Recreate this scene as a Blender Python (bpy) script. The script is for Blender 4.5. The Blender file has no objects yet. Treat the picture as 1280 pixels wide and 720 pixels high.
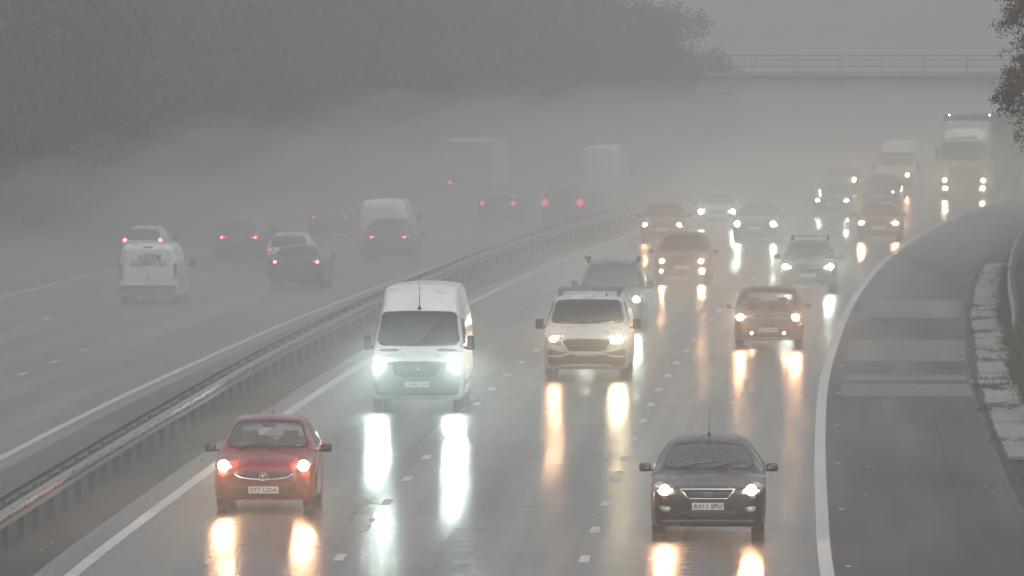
import bpy, bmesh, math, random
from mathutils import Vector, Matrix, geometry
from mathutils.bvhtree import BVHTree

R = math.radians
scene = bpy.context.scene
col = scene.collection

# ------------------------------------------------------------------ camera numbers
F = 12300.0          # focal length in photo pixels (1280 wide)
HC = 8.36            # eye height above the near carriageway
YH = 33.0            # horizon row in the photo

# ------------------------------------------------------------------ small maths
def pchip(pts):
    xs = [p[0] for p in pts]; ys = [p[1] for p in pts]; n = len(xs)
    if n == 1:
        return lambda x: ys[0]
    h = [xs[i+1]-xs[i] for i in range(n-1)]
    d = [(ys[i+1]-ys[i])/h[i] for i in range(n-1)]
    m = [0.0]*n
    m[0] = d[0]; m[-1] = d[-1]
    for i in range(1, n-1):
        if d[i-1]*d[i] <= 0: m[i] = 0
        else:
            w1 = 2*h[i]+h[i-1]; w2 = h[i]+2*h[i-1]
            m[i] = (w1+w2)/(w1/d[i-1]+w2/d[i])
    def f(x):
        if x <= xs[0]: return ys[0]
        if x >= xs[-1]: return ys[-1]
        i = 0
        while x > xs[i+1]: i += 1
        t = (x-xs[i])/h[i]
        return (ys[i]*(1+2*t)*(1-t)**2 + h[i]*m[i]*t*(1-t)**2 + ys[i+1]*t*t*(3-2*t) - h[i]*m[i+1]*t*t*(1-t))
    return f

def smooth(a, b, x):
    t = max(0.0, min(1.0, (x-a)/(b-a)))
    return t*t*(3-2*t)

# ------------------------------------------------------------------ the road's line
# X of the near edge line (between lane one and the hard shoulder) as a function of Y
_E = pchip([(-80, 3.2), (40, 3.45), (100, 3.95), (149.5, 4.80), (175, 5.50), (202.6, 6.35), (229.8, 7.28), (258.8, 8.48),
            (291.9, 10.0), (334.7, 12.3), (377.7, 15.1), (416, 18.1), (442.8, 20.5), (480, 24.2), (560, 33.5), (683, 51.5),
            (820, 77), (1000, 118), (1600, 300)])
def ex(y): return _E(y)
def slope(y): return (ex(y+4)-ex(y-4))/8.0
def sag(y):
    t = max(0.0, y-465)/218.0
    return -1.6*min(t, 1.6)**2 if t < 1.6 else -1.6*1.6**2
def cross(off):
    return -0.5*smooth(-13.6, -16.3, off) if off < -13.6 else 0.0
def P(off, y, dz=0.0):
    th = math.atan(slope(y))
    return Vector((ex(y)+off*math.cos(th), y-off*math.sin(th), sag(y)+cross(off)+dz))
def pix_ground(px, py, h=HC):
    y = F*h/(py-YH)
    return (px-640)*y/F, y

# ------------------------------------------------------------------ materials
def mat(name):
    m = bpy.data.materials.new(name); m.use_nodes = True
    nt = m.node_tree
    return m, nt, nt.nodes['Principled BSDF']

def simple(name, color, rough=0.5, metal=0.0, coat=0.0, spec=0.5, noise=0.0, nscale=6.0):
    m, nt, b = mat(name)
    b.inputs['Base Color'].default_value = (*color, 1)
    b.inputs['Roughness'].default_value = rough
    b.inputs['Metallic'].default_value = metal
    b.inputs['Coat Weight'].default_value = coat
    b.inputs['Coat Roughness'].default_value = 0.12
    b.inputs['Specular IOR Level'].default_value = spec
    if noise:
        tc = nt.nodes.new('ShaderNodeTexCoord'); nz = nt.nodes.new('ShaderNodeTexNoise')
        nz.inputs['Scale'].default_value = nscale; nz.inputs['Detail'].default_value = 5
        nt.links.new(tc.outputs['Object'], nz.inputs['Vector'])
        mp = nt.nodes.new('ShaderNodeMapRange')
        mp.inputs['From Min'].default_value = 0.3; mp.inputs['From Max'].default_value = 0.7
        mp.inputs['To Min'].default_value = 1-noise; mp.inputs['To Max'].default_value = 1+noise
        nt.links.new(nz.outputs['Fac'], mp.inputs['Value'])
        mx = nt.nodes.new('ShaderNodeVectorMath'); mx.operation = 'SCALE'
        mx.inputs[0].default_value = color
        nt.links.new(mp.outputs['Result'], mx.inputs['Scale'])
        nt.links.new(mx.outputs['Vector'], b.inputs['Base Color'])
        mr = nt.nodes.new('ShaderNodeMapRange')
        mr.inputs['From Min'].default_value = 0.3; mr.inputs['From Max'].default_value = 0.7
        mr.inputs['To Min'].default_value = max(0.02, rough-0.12); mr.inputs['To Max'].default_value = min(1, rough+0.12)
        nt.links.new(nz.outputs['Fac'], mr.inputs['Value'])
        nt.links.new(mr.outputs['Result'], b.inputs['Roughness'])
    return m

def emit(name, color, strength):
    m = bpy.data.materials.new(name); m.use_nodes = True
    nt = m.node_tree; nt.nodes.clear()
    o = nt.nodes.new('ShaderNodeOutputMaterial'); e = nt.nodes.new('ShaderNodeEmission')
    e.inputs['Color'].default_value = (*color, 1); e.inputs['Strength'].default_value = strength
    nt.links.new(e.outputs[0], o.inputs['Surface'])
    m.cycles.emission_sampling = 'FRONT'
    return m

def clear_glass(name, tint):
    m = bpy.data.materials.new(name); m.use_nodes = True
    nt = m.node_tree; nt.nodes.clear()
    o = nt.nodes.new('ShaderNodeOutputMaterial'); mx = nt.nodes.new('ShaderNodeMixShader')
    t = nt.nodes.new('ShaderNodeBsdfTransparent'); g = nt.nodes.new('ShaderNodeBsdfGlossy'); fr = nt.nodes.new('ShaderNodeFresnel')
    t.inputs['Color'].default_value = (*tint, 1); g.inputs['Roughness'].default_value = 0.08
    fr.inputs['IOR'].default_value = 1.5
    nt.links.new(fr.outputs[0], mx.inputs[0]); nt.links.new(t.outputs[0], mx.inputs[1]); nt.links.new(g.outputs[0], mx.inputs[2])
    df = nt.nodes.new('ShaderNodeBsdfDiffuse'); df.inputs['Color'].default_value = (.75, .76, .76, 1)   # rain on the glass
    m2 = nt.nodes.new('ShaderNodeMixShader'); m2.inputs[0].default_value = 0.09
    nt.links.new(mx.outputs[0], m2.inputs[1]); nt.links.new(df.outputs[0], m2.inputs[2])
    nt.links.new(m2.outputs[0], o.inputs['Surface'])
    return m

def surface_mat(name, colA, colB, r0, r1, bump=0.0, spec=0.5, along=0.012, lateral=0.9, fine=5.0, bscale=(9, 2.2), ruts=0.0):
    """Road surfaces: UV are metres across and along the road."""
    m, nt, b = mat(name)
    N, L = nt.nodes.new, nt.links.new
    uv = N('ShaderNodeUVMap'); uv.uv_map = 'road'
    def mapped(sx, sy):
        mp = N('ShaderNodeMapping'); mp.inputs['Scale'].default_value = (sx, sy, 1)
        L(uv.outputs[0], mp.inputs['Vector']); return mp.outputs[0]
    def noise(vec, scale, det=4, rough=0.55):
        n = N('ShaderNodeTexNoise'); n.inputs['Scale'].default_value = scale; n.inputs['Detail'].default_value = det
        n.inputs['Roughness'].default_value = rough
        L(vec, n.inputs['Vector']); return n.outputs['Fac']
    streak = noise(mapped(lateral, along), 1.0, 3)
    patch = noise(mapped(0.35, 0.05), 1.0, 4)
    grain = noise(mapped(fine, fine*0.45), 1.0, 5, 0.7)
    cross_ = noise(mapped(0.12, 1.6), 1.0, 4, 0.65)
    def mth(op, a, c):
        n = N('ShaderNodeMath'); n.operation = op
        for i, v in enumerate((a, c)):
            if isinstance(v, (int, float)): n.inputs[i].default_value = v
            else: L(v, n.inputs[i])
        return n.outputs[0]
    def ramp(v, a, c, lo, hi):
        n = N('ShaderNodeMapRange'); n.inputs['From Min'].default_value = a; n.inputs['From Max'].default_value = c
        n.inputs['To Min'].default_value = lo; n.inputs['To Max'].default_value = hi
        L(v, n.inputs['Value']); return n.outputs['Result']
    if ruts:
        sp = N('ShaderNodeSeparateXYZ'); L(uv.outputs[0], sp.inputs[0])
        rut = mth('MULTIPLY', mth('COSINE', mth('MULTIPLY', mth('ADD', sp.outputs[0], mth('MULTIPLY', patch, 0.5)), 2*math.pi/1.9), 0), ruts)
        streak = mth('ADD', streak, rut)
    s = mth('ADD', mth('MULTIPLY', streak, 0.55), mth('ADD', mth('MULTIPLY', patch, 0.15), mth('ADD', mth('MULTIPLY', cross_, 0.2), mth('MULTIPLY', grain, 0.1))))
    mixc = N('ShaderNodeMix'); mixc.data_type = 'RGBA'
    mixc.inputs['A'].default_value = (*colA, 1); mixc.inputs['B'].default_value = (*colB, 1)
    L(ramp(mth('ADD', mth('MULTIPLY', grain, 0.35), mth('ADD', mth('MULTIPLY', patch, 0.3), mth('MULTIPLY', cross_, 0.35))), 0.38, 0.62, 0, 1), mixc.inputs['Factor'])
    L(mixc.outputs['Result'], b.inputs['Base Color'])
    L(ramp(s, 0.38, 0.62, r0, r1), b.inputs['Roughness'])
    b.inputs['Specular IOR Level'].default_value = spec
    b.inputs['IOR'].default_value = 1.36
    if bump:
        bn = noise(mapped(*bscale), 1.0, 4, 0.6)
        bp = N('ShaderNodeBump'); bp.inputs['Strength'].default_value = 1.0; bp.inputs['Distance'].default_value = bump
        L(bn, bp.inputs['Height']); L(bp.outputs[0], b.inputs['Normal'])
    return m

M = {}
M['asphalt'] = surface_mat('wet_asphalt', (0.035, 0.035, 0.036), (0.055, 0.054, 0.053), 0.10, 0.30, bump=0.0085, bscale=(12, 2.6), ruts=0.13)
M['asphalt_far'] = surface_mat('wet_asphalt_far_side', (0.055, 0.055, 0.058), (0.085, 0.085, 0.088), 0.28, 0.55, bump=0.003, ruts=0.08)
M['shoulder'] = surface_mat('shoulder_asphalt', (0.028, 0.028, 0.029), (0.072, 0.072, 0.072), 0.42, 0.82, bump=0.003, spec=0.25, along=0.03)
M['patch'] = surface_mat('repair_asphalt', (0.075, 0.075, 0.074), (0.125, 0.125, 0.122), 0.45, 0.7, spec=0.4)
M['reserve'] = surface_mat('reserve_gravel', (0.035, 0.033, 0.03), (0.09, 0.082, 0.072), 0.55, 0.9, bump=0.003, spec=0.3, along=0.1, fine=7)
M['paint_line'] = surface_mat('road_paint', (0.30, 0.30, 0.285), (0.52, 0.52, 0.50), 0.35, 0.6, spec=0.4, fine=6)
M['concrete'] = surface_mat('drain_concrete', (0.09, 0.088, 0.08), (0.30, 0.295, 0.28), 0.6, 0.85, bump=0.006, spec=0.3, along=1.2, fine=3)
M['dirt'] = surface_mat('channel_dirt', (0.02, 0.019, 0.015), (0.05, 0.047, 0.036), 0.6, 0.9, bump=0.004, spec=0.3, along=0.4)

def grass_mat(name, a, bcol, sc=1.3):
    m, nt, b = mat(name)
    N, L = nt.nodes.new, nt.links.new
    tc = N('ShaderNodeTexCoord'); n = N('ShaderNodeTexNoise'); n.inputs['Scale'].default_value = sc; n.inputs['Detail'].default_value = 8
    L(tc.outputs['Object'], n.inputs['Vector'])
    mx = N('ShaderNodeMix'); mx.data_type = 'RGBA'
    mx.inputs['A'].default_value = (*a, 1); mx.inputs['B'].default_value = (*bcol, 1)
    mp = N('ShaderNodeMapRange'); mp.inputs['From Min'].default_value = 0.35; mp.inputs['From Max'].default_value = 0.65
    L(n.outputs['Fac'], mp.inputs['Value']); L(mp.outputs['Result'], mx.inputs['Factor']); L(mx.outputs['Result'], b.inputs['Base Color'])
    b.inputs['Roughness'].default_value = 0.8; b.inputs['Specular IOR Level'].default_value = 0.2
    return m
M['ground'] = grass_mat('verge_soil_grass', (0.014, 0.018, 0.008), (0.035, 0.039, 0.017))
M['blade'] = grass_mat('grass_blade', (0.02, 0.03, 0.010), (0.06, 0.062, 0.027), 3)
M['leaf_green'] = grass_mat('leaf_dark_green', (0.016, 0.022, 0.010), (0.040, 0.043, 0.020), 0.8)
M['leaf_yellow'] = grass_mat('leaf_yellow_green', (0.03, 0.034, 0.012), (0.065, 0.062, 0.025), 0.8)
M['leaf_brown'] = grass_mat('leaf_autumn', (0.045, 0.03, 0.016), (0.15, 0.062, 0.03), 1.6)
M['bark'] = simple('bark', (0.05, 0.043, 0.035), 0.85, noise=0.3, nscale=4, spec=0.2)
M['galv'] = simple('galvanised_steel', (0.17, 0.173, 0.173), 0.55, metal=0.15, noise=0.18, nscale=2)
M['post'] = simple('post_steel', (0.10, 0.10, 0.10), 0.6, metal=0.3, noise=0.25, nscale=3)
M['bridge'] = simple('bridge_concrete', (0.16, 0.16, 0.155), 0.8, noise=0.2, nscale=0.4, spec=0.3)
M['rubber'] = simple('tyre_rubber', (0.02, 0.02, 0.02), 0.6, noise=0.2)
M['plastic'] = simple('black_plastic', (0.022, 0.022, 0.023), 0.45, noise=0.15)
M['greyplastic'] = simple('grey_plastic', (0.075, 0.078, 0.08), 0.5, noise=0.15)
M['frit'] = simple('window_edge_black', (0.01, 0.01, 0.011), 0.3)
M['darkglass'] = simple('dark_window_glass', (0.018, 0.020, 0.021), 0.10, coat=0.6, noise=0.1, nscale=1.5)
M['glass'] = clear_glass('clear_window_glass', (0.80, 0.82, 0.82))
M['chrome'] = simple('chrome', (0.7, 0.7, 0.7), 0.15, metal=1.0)
M['alloy'] = simple('alloy', (0.35, 0.35, 0.36), 0.35, metal=0.8)
M['cabin'] = simple('cabin_trim', (0.085, 0.085, 0.088), 0.8, noise=0.15)
M['seat'] = simple('seat_fabric', (0.05, 0.05, 0.054), 0.9, noise=0.2)
M['lens'] = simple('lamp_lens', (0.38, 0.38, 0.37), 0.18, coat=0.5, noise=0.2, nscale=25)
M['plate'] = simple('plate_white', (0.62, 0.62, 0.58), 0.4, noise=0.08)
M['plate_rear'] = simple('plate_yellow', (0.20, 0.165, 0.06), 0.6, noise=0.08)
M['ink'] = simple('plate_ink', (0.015, 0.015, 0.016), 0.5)
M['blue'] = simple('badge_blue', (0.02, 0.05, 0.16), 0.25)
M['redlens'] = simple('red_lens', (0.28, 0.015, 0.012), 0.2, coat=0.4)
def paint(name, c, r=0.32, coat=0.5):
    return simple('paint_'+name, c, r, coat=coat, noise=0.10, nscale=3)
M['black'] = paint('black', (0.012, 0.012, 0.013))
M['red'] = paint('red', (0.18, 0.010, 0.018))
M['white'] = paint('white', (0.56, 0.57, 0.575))
M['silver'] = paint('silver', (0.45, 0.46, 0.465))
M['grey'] = paint('grey', (0.055, 0.058, 0.062))
M['darkblue'] = paint('darkblue', (0.022, 0.028, 0.045))
M['olive'] = paint('olive', (0.05, 0.055, 0.05))
M['cabgrey'] = paint('cab_grey', (0.26, 0.265, 0.265))
M['curtain'] = simple('trailer_curtain', (0.045, 0.047, 0.05), 0.55, noise=0.15, nscale=1)
K = 1.0
M['lit_warm'] = emit('lamp_warm', (1.0, 0.54, 0.28), 470*K)
M['lit_warm_small'] = emit('lamp_warm_fog', (1.0, 0.52, 0.25), 250*K)
M['lit_cool'] = emit('lamp_cool', (0.78, 1.0, 0.89), 560*K)
M['lit_yellow'] = emit('lamp_yellow_white', (1.0, 0.80, 0.45), 520*K)
M['lit_pale'] = emit('lamp_pale_white', (0.88, 1.0, 0.84), 380*K)
M['lit_red'] = emit('tail_lamp', (1.0, 0.06, 0.055), 3*K)
M['lit_red_bright'] = emit('brake_lamp', (1.0, 0.09, 0.08), 22*K)
M['lit_marker'] = emit('marker_lamp', (0.95, 1.0, 0.9), 15*K)

# ------------------------------------------------------------------ mesh helpers
def mesh_obj(name, verts, faces, m, parent=None, smooth_=True, uvs=None):
    me = bpy.data.meshes.new(name)
    me.from_pydata([tuple(v) for v in verts], [], faces)
    if uvs is not None:
        l = me.uv_layers.new(name='road')
        for lp in me.loops: l.data[lp.index].uv = uvs[lp.vertex_index]
    if smooth_:
        me.polygons.foreach_set('use_smooth', [True]*len(me.polygons))
    me.materials.append(m); me.update()
    o = bpy.data.objects.new(name, me); col.objects.link(o)
    if parent is not None: o.parent = parent
    return o

def bm_obj(name, bm, m, parent=None, smooth_=False):
    bmesh.ops.recalc_face_normals(bm, faces=bm.faces[:])
    me = bpy.data.meshes.new(name); bm.to_mesh(me); bm.free()
    if smooth_: me.polygons.foreach_set('use_smooth', [True]*len(me.polygons))
    me.materials.append(m)
    o = bpy.data.objects.new(name, me); col.objects.link(o)
    if parent is not None: o.parent = parent
    return o

def bx(bm, c, s, rot=None, bev=0.0):
    """box centred at c, full sizes s, optional rotation matrix, optional bevel"""
    r = bmesh.ops.create_cube(bm, size=1.0)
    vs = r['verts']
    bmesh.ops.scale(bm, vec=s, verts=vs)
    if bev:
        es = list({e for v in vs for e in v.link_edges})
        res = bmesh.ops.bevel(bm, geom=es, offset=bev, segments=2, profile=0.6, affect='EDGES')
        vs = list({v for f in res['faces'] for v in f.verts} | {v for v in vs if v.is_valid})
    if rot is not None: bmesh.ops.rotate(bm, verts=vs, cent=(0, 0, 0), matrix=rot)
    bmesh.ops.translate(bm, verts=vs, vec=c)
    return vs

def box_obj(name, c, s, m, parent=None, rot=None, bev=0.0):
    bm = bmesh.new(); bx(bm, c, s, rot, bev)
    return bm_obj(name, bm, m, parent)

def tube(bm, pts, r, seg=6, r1=None):
    pts = [Vector(p) for p in pts]; n = len(pts); rings = []
    for i, p in enumerate(pts):
        d = (pts[min(i+1, n-1)]-pts[max(i-1, 0)]).normalized()
        a = d.orthogonal().normalized(); b = d.cross(a)
        rr = r if r1 is None else r+(r1-r)*i/(n-1)
        rings.append([bm.verts.new(p+(a*math.cos(2*math.pi*k/seg)+b*math.sin(2*math.pi*k/seg))*rr) for k in range(seg)])
    for i in range(n-1):
        for k in range(seg):
            bm.faces.new((rings[i][k], rings[i][(k+1) % seg], rings[i+1][(k+1) % seg], rings[i+1][k]))
    bm.faces.new(rings[0][::-1]); bm.faces.new(rings[-1])

def tag(o, label=None, cat=None, group=None, kind=None):
    if label: o['label'] = label
    if cat: o['category'] = cat
    if group: o['group'] = group
    if kind: o['kind'] = kind
    return o

def empty(name, loc, rz=0.0):
    o = bpy.data.objects.new(name, None); col.objects.link(o)
    o.location = loc; o.rotation_euler = (0, 0, rz); o.empty_display_size = 0.2
    return o

_fontcache = {}
def text_obj(name, body, size, m, parent, loc, rot=(R(90), 0, 0), width=None, shear=0.0, depth=0.002):
    cu = bpy.data.curves.new('tmp_text', 'FONT'); cu.body = body; cu.size = size; cu.align_x = 'CENTER'; cu.align_y = 'CENTER'
    cu.extrude = depth; cu.shear = shear; cu.resolution_u = 2; cu.offset = 0.0012*size/0.08
    to = bpy.data.objects.new('tmp_text', cu); col.objects.link(to)
    dg = bpy.context.evaluated_depsgraph_get()
    me = bpy.data.meshes.new_from_object(to.evaluated_get(dg))
    bpy.data.objects.remove(to); bpy.data.curves.remove(cu)
    if width:
        xs = [v.co.x for v in me.vertices]; w = max(xs)-min(xs)
        if w > 0:
            for v in me.vertices: v.co.x *= width/w
    me.name = name; me.materials.clear(); me.materials.append(m)
    o = bpy.data.objects.new(name, me); col.objects.link(o)
    o.parent = parent; o.location = loc; o.rotation_euler = rot
    return o

# ------------------------------------------------------------------ setting: surfaces laid along the road
def strip(name, o0, o1, y0, y1, dz, m, nlat=2, step=4.0, kind='structure', thick=0.0):
    n = max(2, int((y1-y0)/step)+1)
    vs, fs, uv = [], [], []
    for i in range(n):
        y = y0+(y1-y0)*i/(n-1)
        for j in range(nlat):
            o = o0+(o1-o0)*j/(nlat-1)
            vs.append(P(o, y, dz)); uv.append((o, y))
    for i in range(n-1):
        for j in range(nlat-1):
            a = i*nlat+j
            fs.append((a, a+1, a+nlat+1, a+nlat))
    ob = mesh_obj(name, vs, fs, m, None, True, uv)
    if kind: ob['kind'] = kind
    return ob

def terrain_h(off, y):
    h = -0.05
    if off > 4.38: h += 0.42*min(off-4.38, 1.74) + 0.30*max(0, min(off-6.12, 7)) + 0.05*max(0, off-13)*0.3
    if off < -31.6: h += 0.22*min(-31.6-off, 12) + 0.55*max(0, min(-43.6-off, 16))*smooth(690, 560, y)
    h += 0.04*math.sin(off*1.7+y*0.13)*smooth(5, 8, abs(off+13)-13) if (off > 5 or off < -33) else 0
    return h
offs = [-320, -220, -150, -100, -75, -60, -50, -44, -40, -37, -34, -32.6, -31.6, -28, -22, -17, -16.3, -15.5, -14.8, -14.2, -13.6, -12, -8, -4, 0, 3, 4.0, 4.38,
        5.1, 5.6, 6.12, 7, 8, 9, 10, 11.5, 13, 16, 22, 35, 60, 100, 160, 240, 330]
vs, fs, uv = [], [], []
ys = [-60+i*8 for i in range(208)]
for y in ys:
    for o in offs:
        v = P(o, y, 0)
        if abs(o) > 60:      # far ground keeps out of the bend's centre
            v = Vector((ex(y)+o, y, sag(y)+cross(o)))
        v.z += terrain_h(o, y); vs.append(v); uv.append((o, y))
no = len(offs)
for i in range(len(ys)-1):
    for j in range(no-1):
        a = i*no+j; fs.append((a, a+1, a+no+1, a+no))
g = mesh_obj('ground', vs, fs, M['ground'], None, True, uv); g['kind'] = 'structure'

Y0, Y1 = -40, 1100
strip('central_reserve', -16.35, -11.75, Y0, Y1, -0.012, M['reserve'], nlat=12)
strip('road', -12.1, 0.12, Y0, Y1, 0.0, M['asphalt'], nlat=8)
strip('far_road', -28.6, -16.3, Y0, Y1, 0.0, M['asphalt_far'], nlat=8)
strip('hard_shoulder', 0.10, 3.47, Y0, Y1, -0.004, M['shoulder'], nlat=4)
strip('far_hard_shoulder', -31.8, -28.5, Y0, Y1, -0.004, M['shoulder'], nlat=4)
# painted markings
strip('edge_marking', -0.105, 0.105, Y0, 760, 0.004, M['paint_line'], step=3)
strip('edge_marking', -11.62, -11.40, Y0, 760, 0.004, M['paint_line'], step=3)
strip('edge_marking', -16.92, -16.72, Y0, 760, 0.004, M['paint_line'], step=3)
strip('edge_marking', -28.3, -28.1, Y0, 760, 0.004, M['paint_line'], step=3)
def dashes(off, y0, y1, w=0.16):
    vs, fs, uv = [], [], []
    y = y0
    while y < y1:
        b = len(vs)
        for yy in (y, y+1.0, y+2.0):
            for o in (off-w/2, off+w/2):
                vs.append(P(o, yy, 0.004)); uv.append((o, yy))
        fs += [(b, b+1, b+3, b+2), (b+2, b+3, b+5, b+4)]
        y += 9.0
    o = mesh_obj('lane_marking', vs, fs, M['paint_line'], None, False, uv); o['kind'] = 'structure'
dashes(-3.77, 144.2-18, 520); dashes(-7.63, 144.6-18, 520)
dashes(-20.6, 141, 520); dashes(-24.4, 143, 520)
# reflective road studs beside the lane lines and the shoulder line
bm = bmesh.new()
for off in (-3.77, -7.63):
    y = 148.7
    while y < 330:
        p = P(off, y, 0.012); bx(bm, p, (0.10, 0.10, 0.02), bev=0.006); y += 18
y = 152
while y < 330:
    p = P(0.34, y, 0.012); bx(bm, p, (0.10, 0.10, 0.02), bev=0.006); y += 18
o = bm_obj('road_studs', bm, M['lens']); o['kind'] = 'structure'
# repairs across the hard shoulder
for (a, b_, o0, o1) in ((222.2, 230.0, 0.42, 3.40), (232.2, 236.0, 0.42, 3.35), (245.5, 262.0, 0.42, 3.42), (282, 300, 0.42, 3.3)):
    o = strip('shoulder_repair', o0, o1, a, b_, 0.002, M['patch'], step=2)
# sealed cracks, stains and scraps on the hard shoulder
rnc = random.Random(17)
def ribbon(name, pts, w, dz, m):
    vs, fs, uv = [], [], []
    for k, (o, y) in enumerate(pts):
        ww = w*rnc.uniform(.5, 1.4)
        for d in (-ww/2, ww/2): vs.append(P(o+d, y, dz)); uv.append((o+d, y))
    for k in range(len(pts)-1): fs.append((2*k, 2*k+1, 2*k+3, 2*k+2))
    o = mesh_obj(name, vs, fs, m, None, False, uv); o['kind'] = 'structure'
M['sealant'] = surface_mat('crack_sealant', (0.022, 0.022, 0.022), (0.04, 0.04, 0.04), 0.75, 0.95, spec=0.1)
for yy in (268.4,):
    pts = [(o_, yy+.5*math.sin(o_*3+yy)) for o_ in (.5, .9, 1.3, 1.8, 2.3, 2.8, 3.3)]
    vs, fs, uv = [], [], []
    for k, (o_, y) in enumerate(pts):
        for d in (-.10, .10): vs.append(P(o_, y+d*rnc.uniform(.5, 1.5), 0.0035)); uv.append((o_, y+d))
    for k in range(len(pts)-1): fs.append((2*k, 2*k+2, 2*k+3, 2*k+1))
    ob = mesh_obj('shoulder_crack', vs, fs, M['sealant'], None, False, uv); ob['kind'] = 'structure'
bm = bmesh.new()
for _ in range(90):
    o_, y = rnc.choice((rnc.uniform(.4, 3.4), rnc.uniform(3.0, 3.9), rnc.uniform(-12.9, -11.9))), rnc.uniform(150, 290)
    sz = rnc.uniform(.015, .05)
    bx(bm, P(o_, y, sz*.3), (sz*rnc.uniform(.8, 2), sz*2, sz*.8), rot=Matrix.Rotation(rnc.uniform(0, 3), 3, 'Z'))
ob = bm_obj('road_grit', bm, M['concrete']); ob['kind'] = 'stuff'; ob['label'] = 'loose grit and scraps lying along the road edges'
strip('shoulder_joint', 2.42, 2.436, 172, 208, 0.002, M['sealant'], step=2)
# channel of dirt, then concrete drain slabs
strip('drain_channel', 3.47, 3.72, Y0, 700, -0.02, M['dirt'], nlat=3)
rnd0 = random.Random(2)
y = 150.0
vs, fs, uv = [], [], []
while y < 420:
    ln = rnd0.uniform(.5, 3.5); a = 3.43+rnd0.uniform(-.04, .02); w_ = rnd0.uniform(.02, .07); b = len(vs)
    for k in range(4):
        for o in (a+rnd0.uniform(-.012, .012), a+w_+rnd0.uniform(-.012, .012)): vs.append(P(o, y+ln*k/3, 0.004)); uv.append((o, y+ln*k/3))
    for k in range(3): fs.append((b+2*k, b+2*k+1, b+2*k+3, b+2*k+2))
    y += ln+rnd0.choice((0.05, .3, 1.5, 3.0))
o = mesh_obj('channel_edge', vs, fs, M['patch'], None, False, uv); o['kind'] = 'structure'

rnd = random.Random(4)
def slab(y0, y1, o0, o1, tilt):
    n = max(4, int((y1-y0)/0.35))
    vs, fs, uv = [], [], []
    for i in range(n+1):
        y = y0+(y1-y0)*i/n
        jl = rnd.uniform(-0.035, 0.035); jr = rnd.uniform(-0.09, 0.09)
        for (o, z) in ((o0+jl, -0.03), (o0+jl+0.02, 0.035), ((o0+o1)/2, 0.03+tilt), (o1+jr, 0.075+tilt), (o1+jr+0.03, -0.04)):
            vs.append(P(o, y, z+rnd.uniform(-0.006, 0.006))); uv.append((o, y))
    for i in range(n):
        for j in range(4):
            a = i*5+j; fs.append((a, a+1, a+6, a+5))
    fs.append((0, 1, 2, 3, 4)); b = n*5; fs.append((b+4, b+3, b+2, b+1, b))
    o = mesh_obj('drain_slab', vs, fs, M['concrete'], None, False, uv)
    return o
y = 190.5; k = 0
where = {0: 'nearest concrete drain slab beside the dark channel, chipped along its grass edge'}
slabs = []
while y < 345:
    ln = rnd.choice((7.2, 9.4, 6.0, 8.1, 4.6))
    if not (204.0 < y < 204.5):
        s = slab(y, y+ln, 3.64+rnd.uniform(-.03, .06), 4.40+rnd.uniform(-.08, .10), rnd.uniform(-0.02, 0.03))
        slabs.append(s)
    y += ln+rnd.choice((0.25, 0.5, 0.9, 0.35)); k += 1
ordn = ['nearest', 'second nearest', 'third nearest', 'fourth nearest', 'fifth nearest', 'sixth nearest', 'seventh nearest', 'eighth nearest', 'ninth nearest', 'tenth nearest']
for i, s in enumerate(slabs):
    if i < 10: l = f'{ordn[i]} weathered concrete drain slab in the row along the grass verge'
    else: l = 'small foggy concrete drain slab towards the far end of the row by the verge'
    tag(s, l, 'drain slab', 'concrete drain slabs along the verge')

# ------------------------------------------------------------------ safety barriers
def w_profile(side):
    # corrugated beam: (out, up)
    pr = [(0.0, 0.0), (0.012, 0.012), (0.075, 0.055), (0.08, 0.10), (0.015, 0.135), (0.015, 0.175), (0.08, 0.21), (0.075, 0.255), (0.012, 0.298), (0.0, 0.31)]
    return [(side*a, b) for a, b in pr]
def beam(name, off, side, zb, y0, y1, m, parent, step=1.6, origin=Vector((0, 0, 0))):
    pr = w_profile(side); pr2 = [(a-side*0.006, b) for a, b in pr[::-1]]
    ring = pr+pr2; nr = len(ring)
    n = int((y1-y0)/step)+1
    vs, fs = [], []
    for i in range(n+1):
        y = y0+(y1-y0)*i/n
        for (a, b) in ring:
            vs.append(P(off+a, y, zb+b)-origin)
    for i in range(n):
        for j in range(nr):
            a = i*nr+j; b = i*nr+(j+1) % nr
            fs.append((a, b, b+nr, a+nr))
    fs.append(tuple(range(nr))); fs.append(tuple(range(n*nr, n*nr+nr))[::-1])
    return mesh_obj(name, vs, fs, m, parent, False)

o0 = P(-13.1, 140)
bar = empty('safety_barrier', o0)
tag(bar, 'double sided galvanised crash barrier on posts along the central reserve', 'crash barrier')
beam('rail', -12.93, 1, 0.45, 140, 700, M['galv'], bar, origin=o0)
beam('rail', -13.27, -1, 0.45, 140, 700, M['galv'], bar, origin=o0)
bm = bmesh.new(); bx(bm, (0, 0, 0.36), (0.11, 0.05, 0.80), bev=0.006); bx(bm, (0, 0, 0.60), (0.30, 0.07, 0.12), bev=0.006)
post0 = bm_obj('post', bm, M['post'], bar)
first = True
for k in range(100):
    y = 141.0+3.2*k
    o = post0 if k == 0 else post0.copy()
    if k: col.objects.link(o); o.parent = bar
    o.location = P(-13.1, y)-o0; o.rotation_euler = (0, 0, -math.atan(slope(y)))
bm = bmesh.new()
for k in range(100, 172):
    p = P(-13.1, 141.0+3.2*k)-o0; bx(bm, p+Vector((0, 0, .36)), (.11, .05, .8))
o = bm_obj('far_posts', bm, M['post'], bar); o['kind'] = 'stuff'
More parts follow.
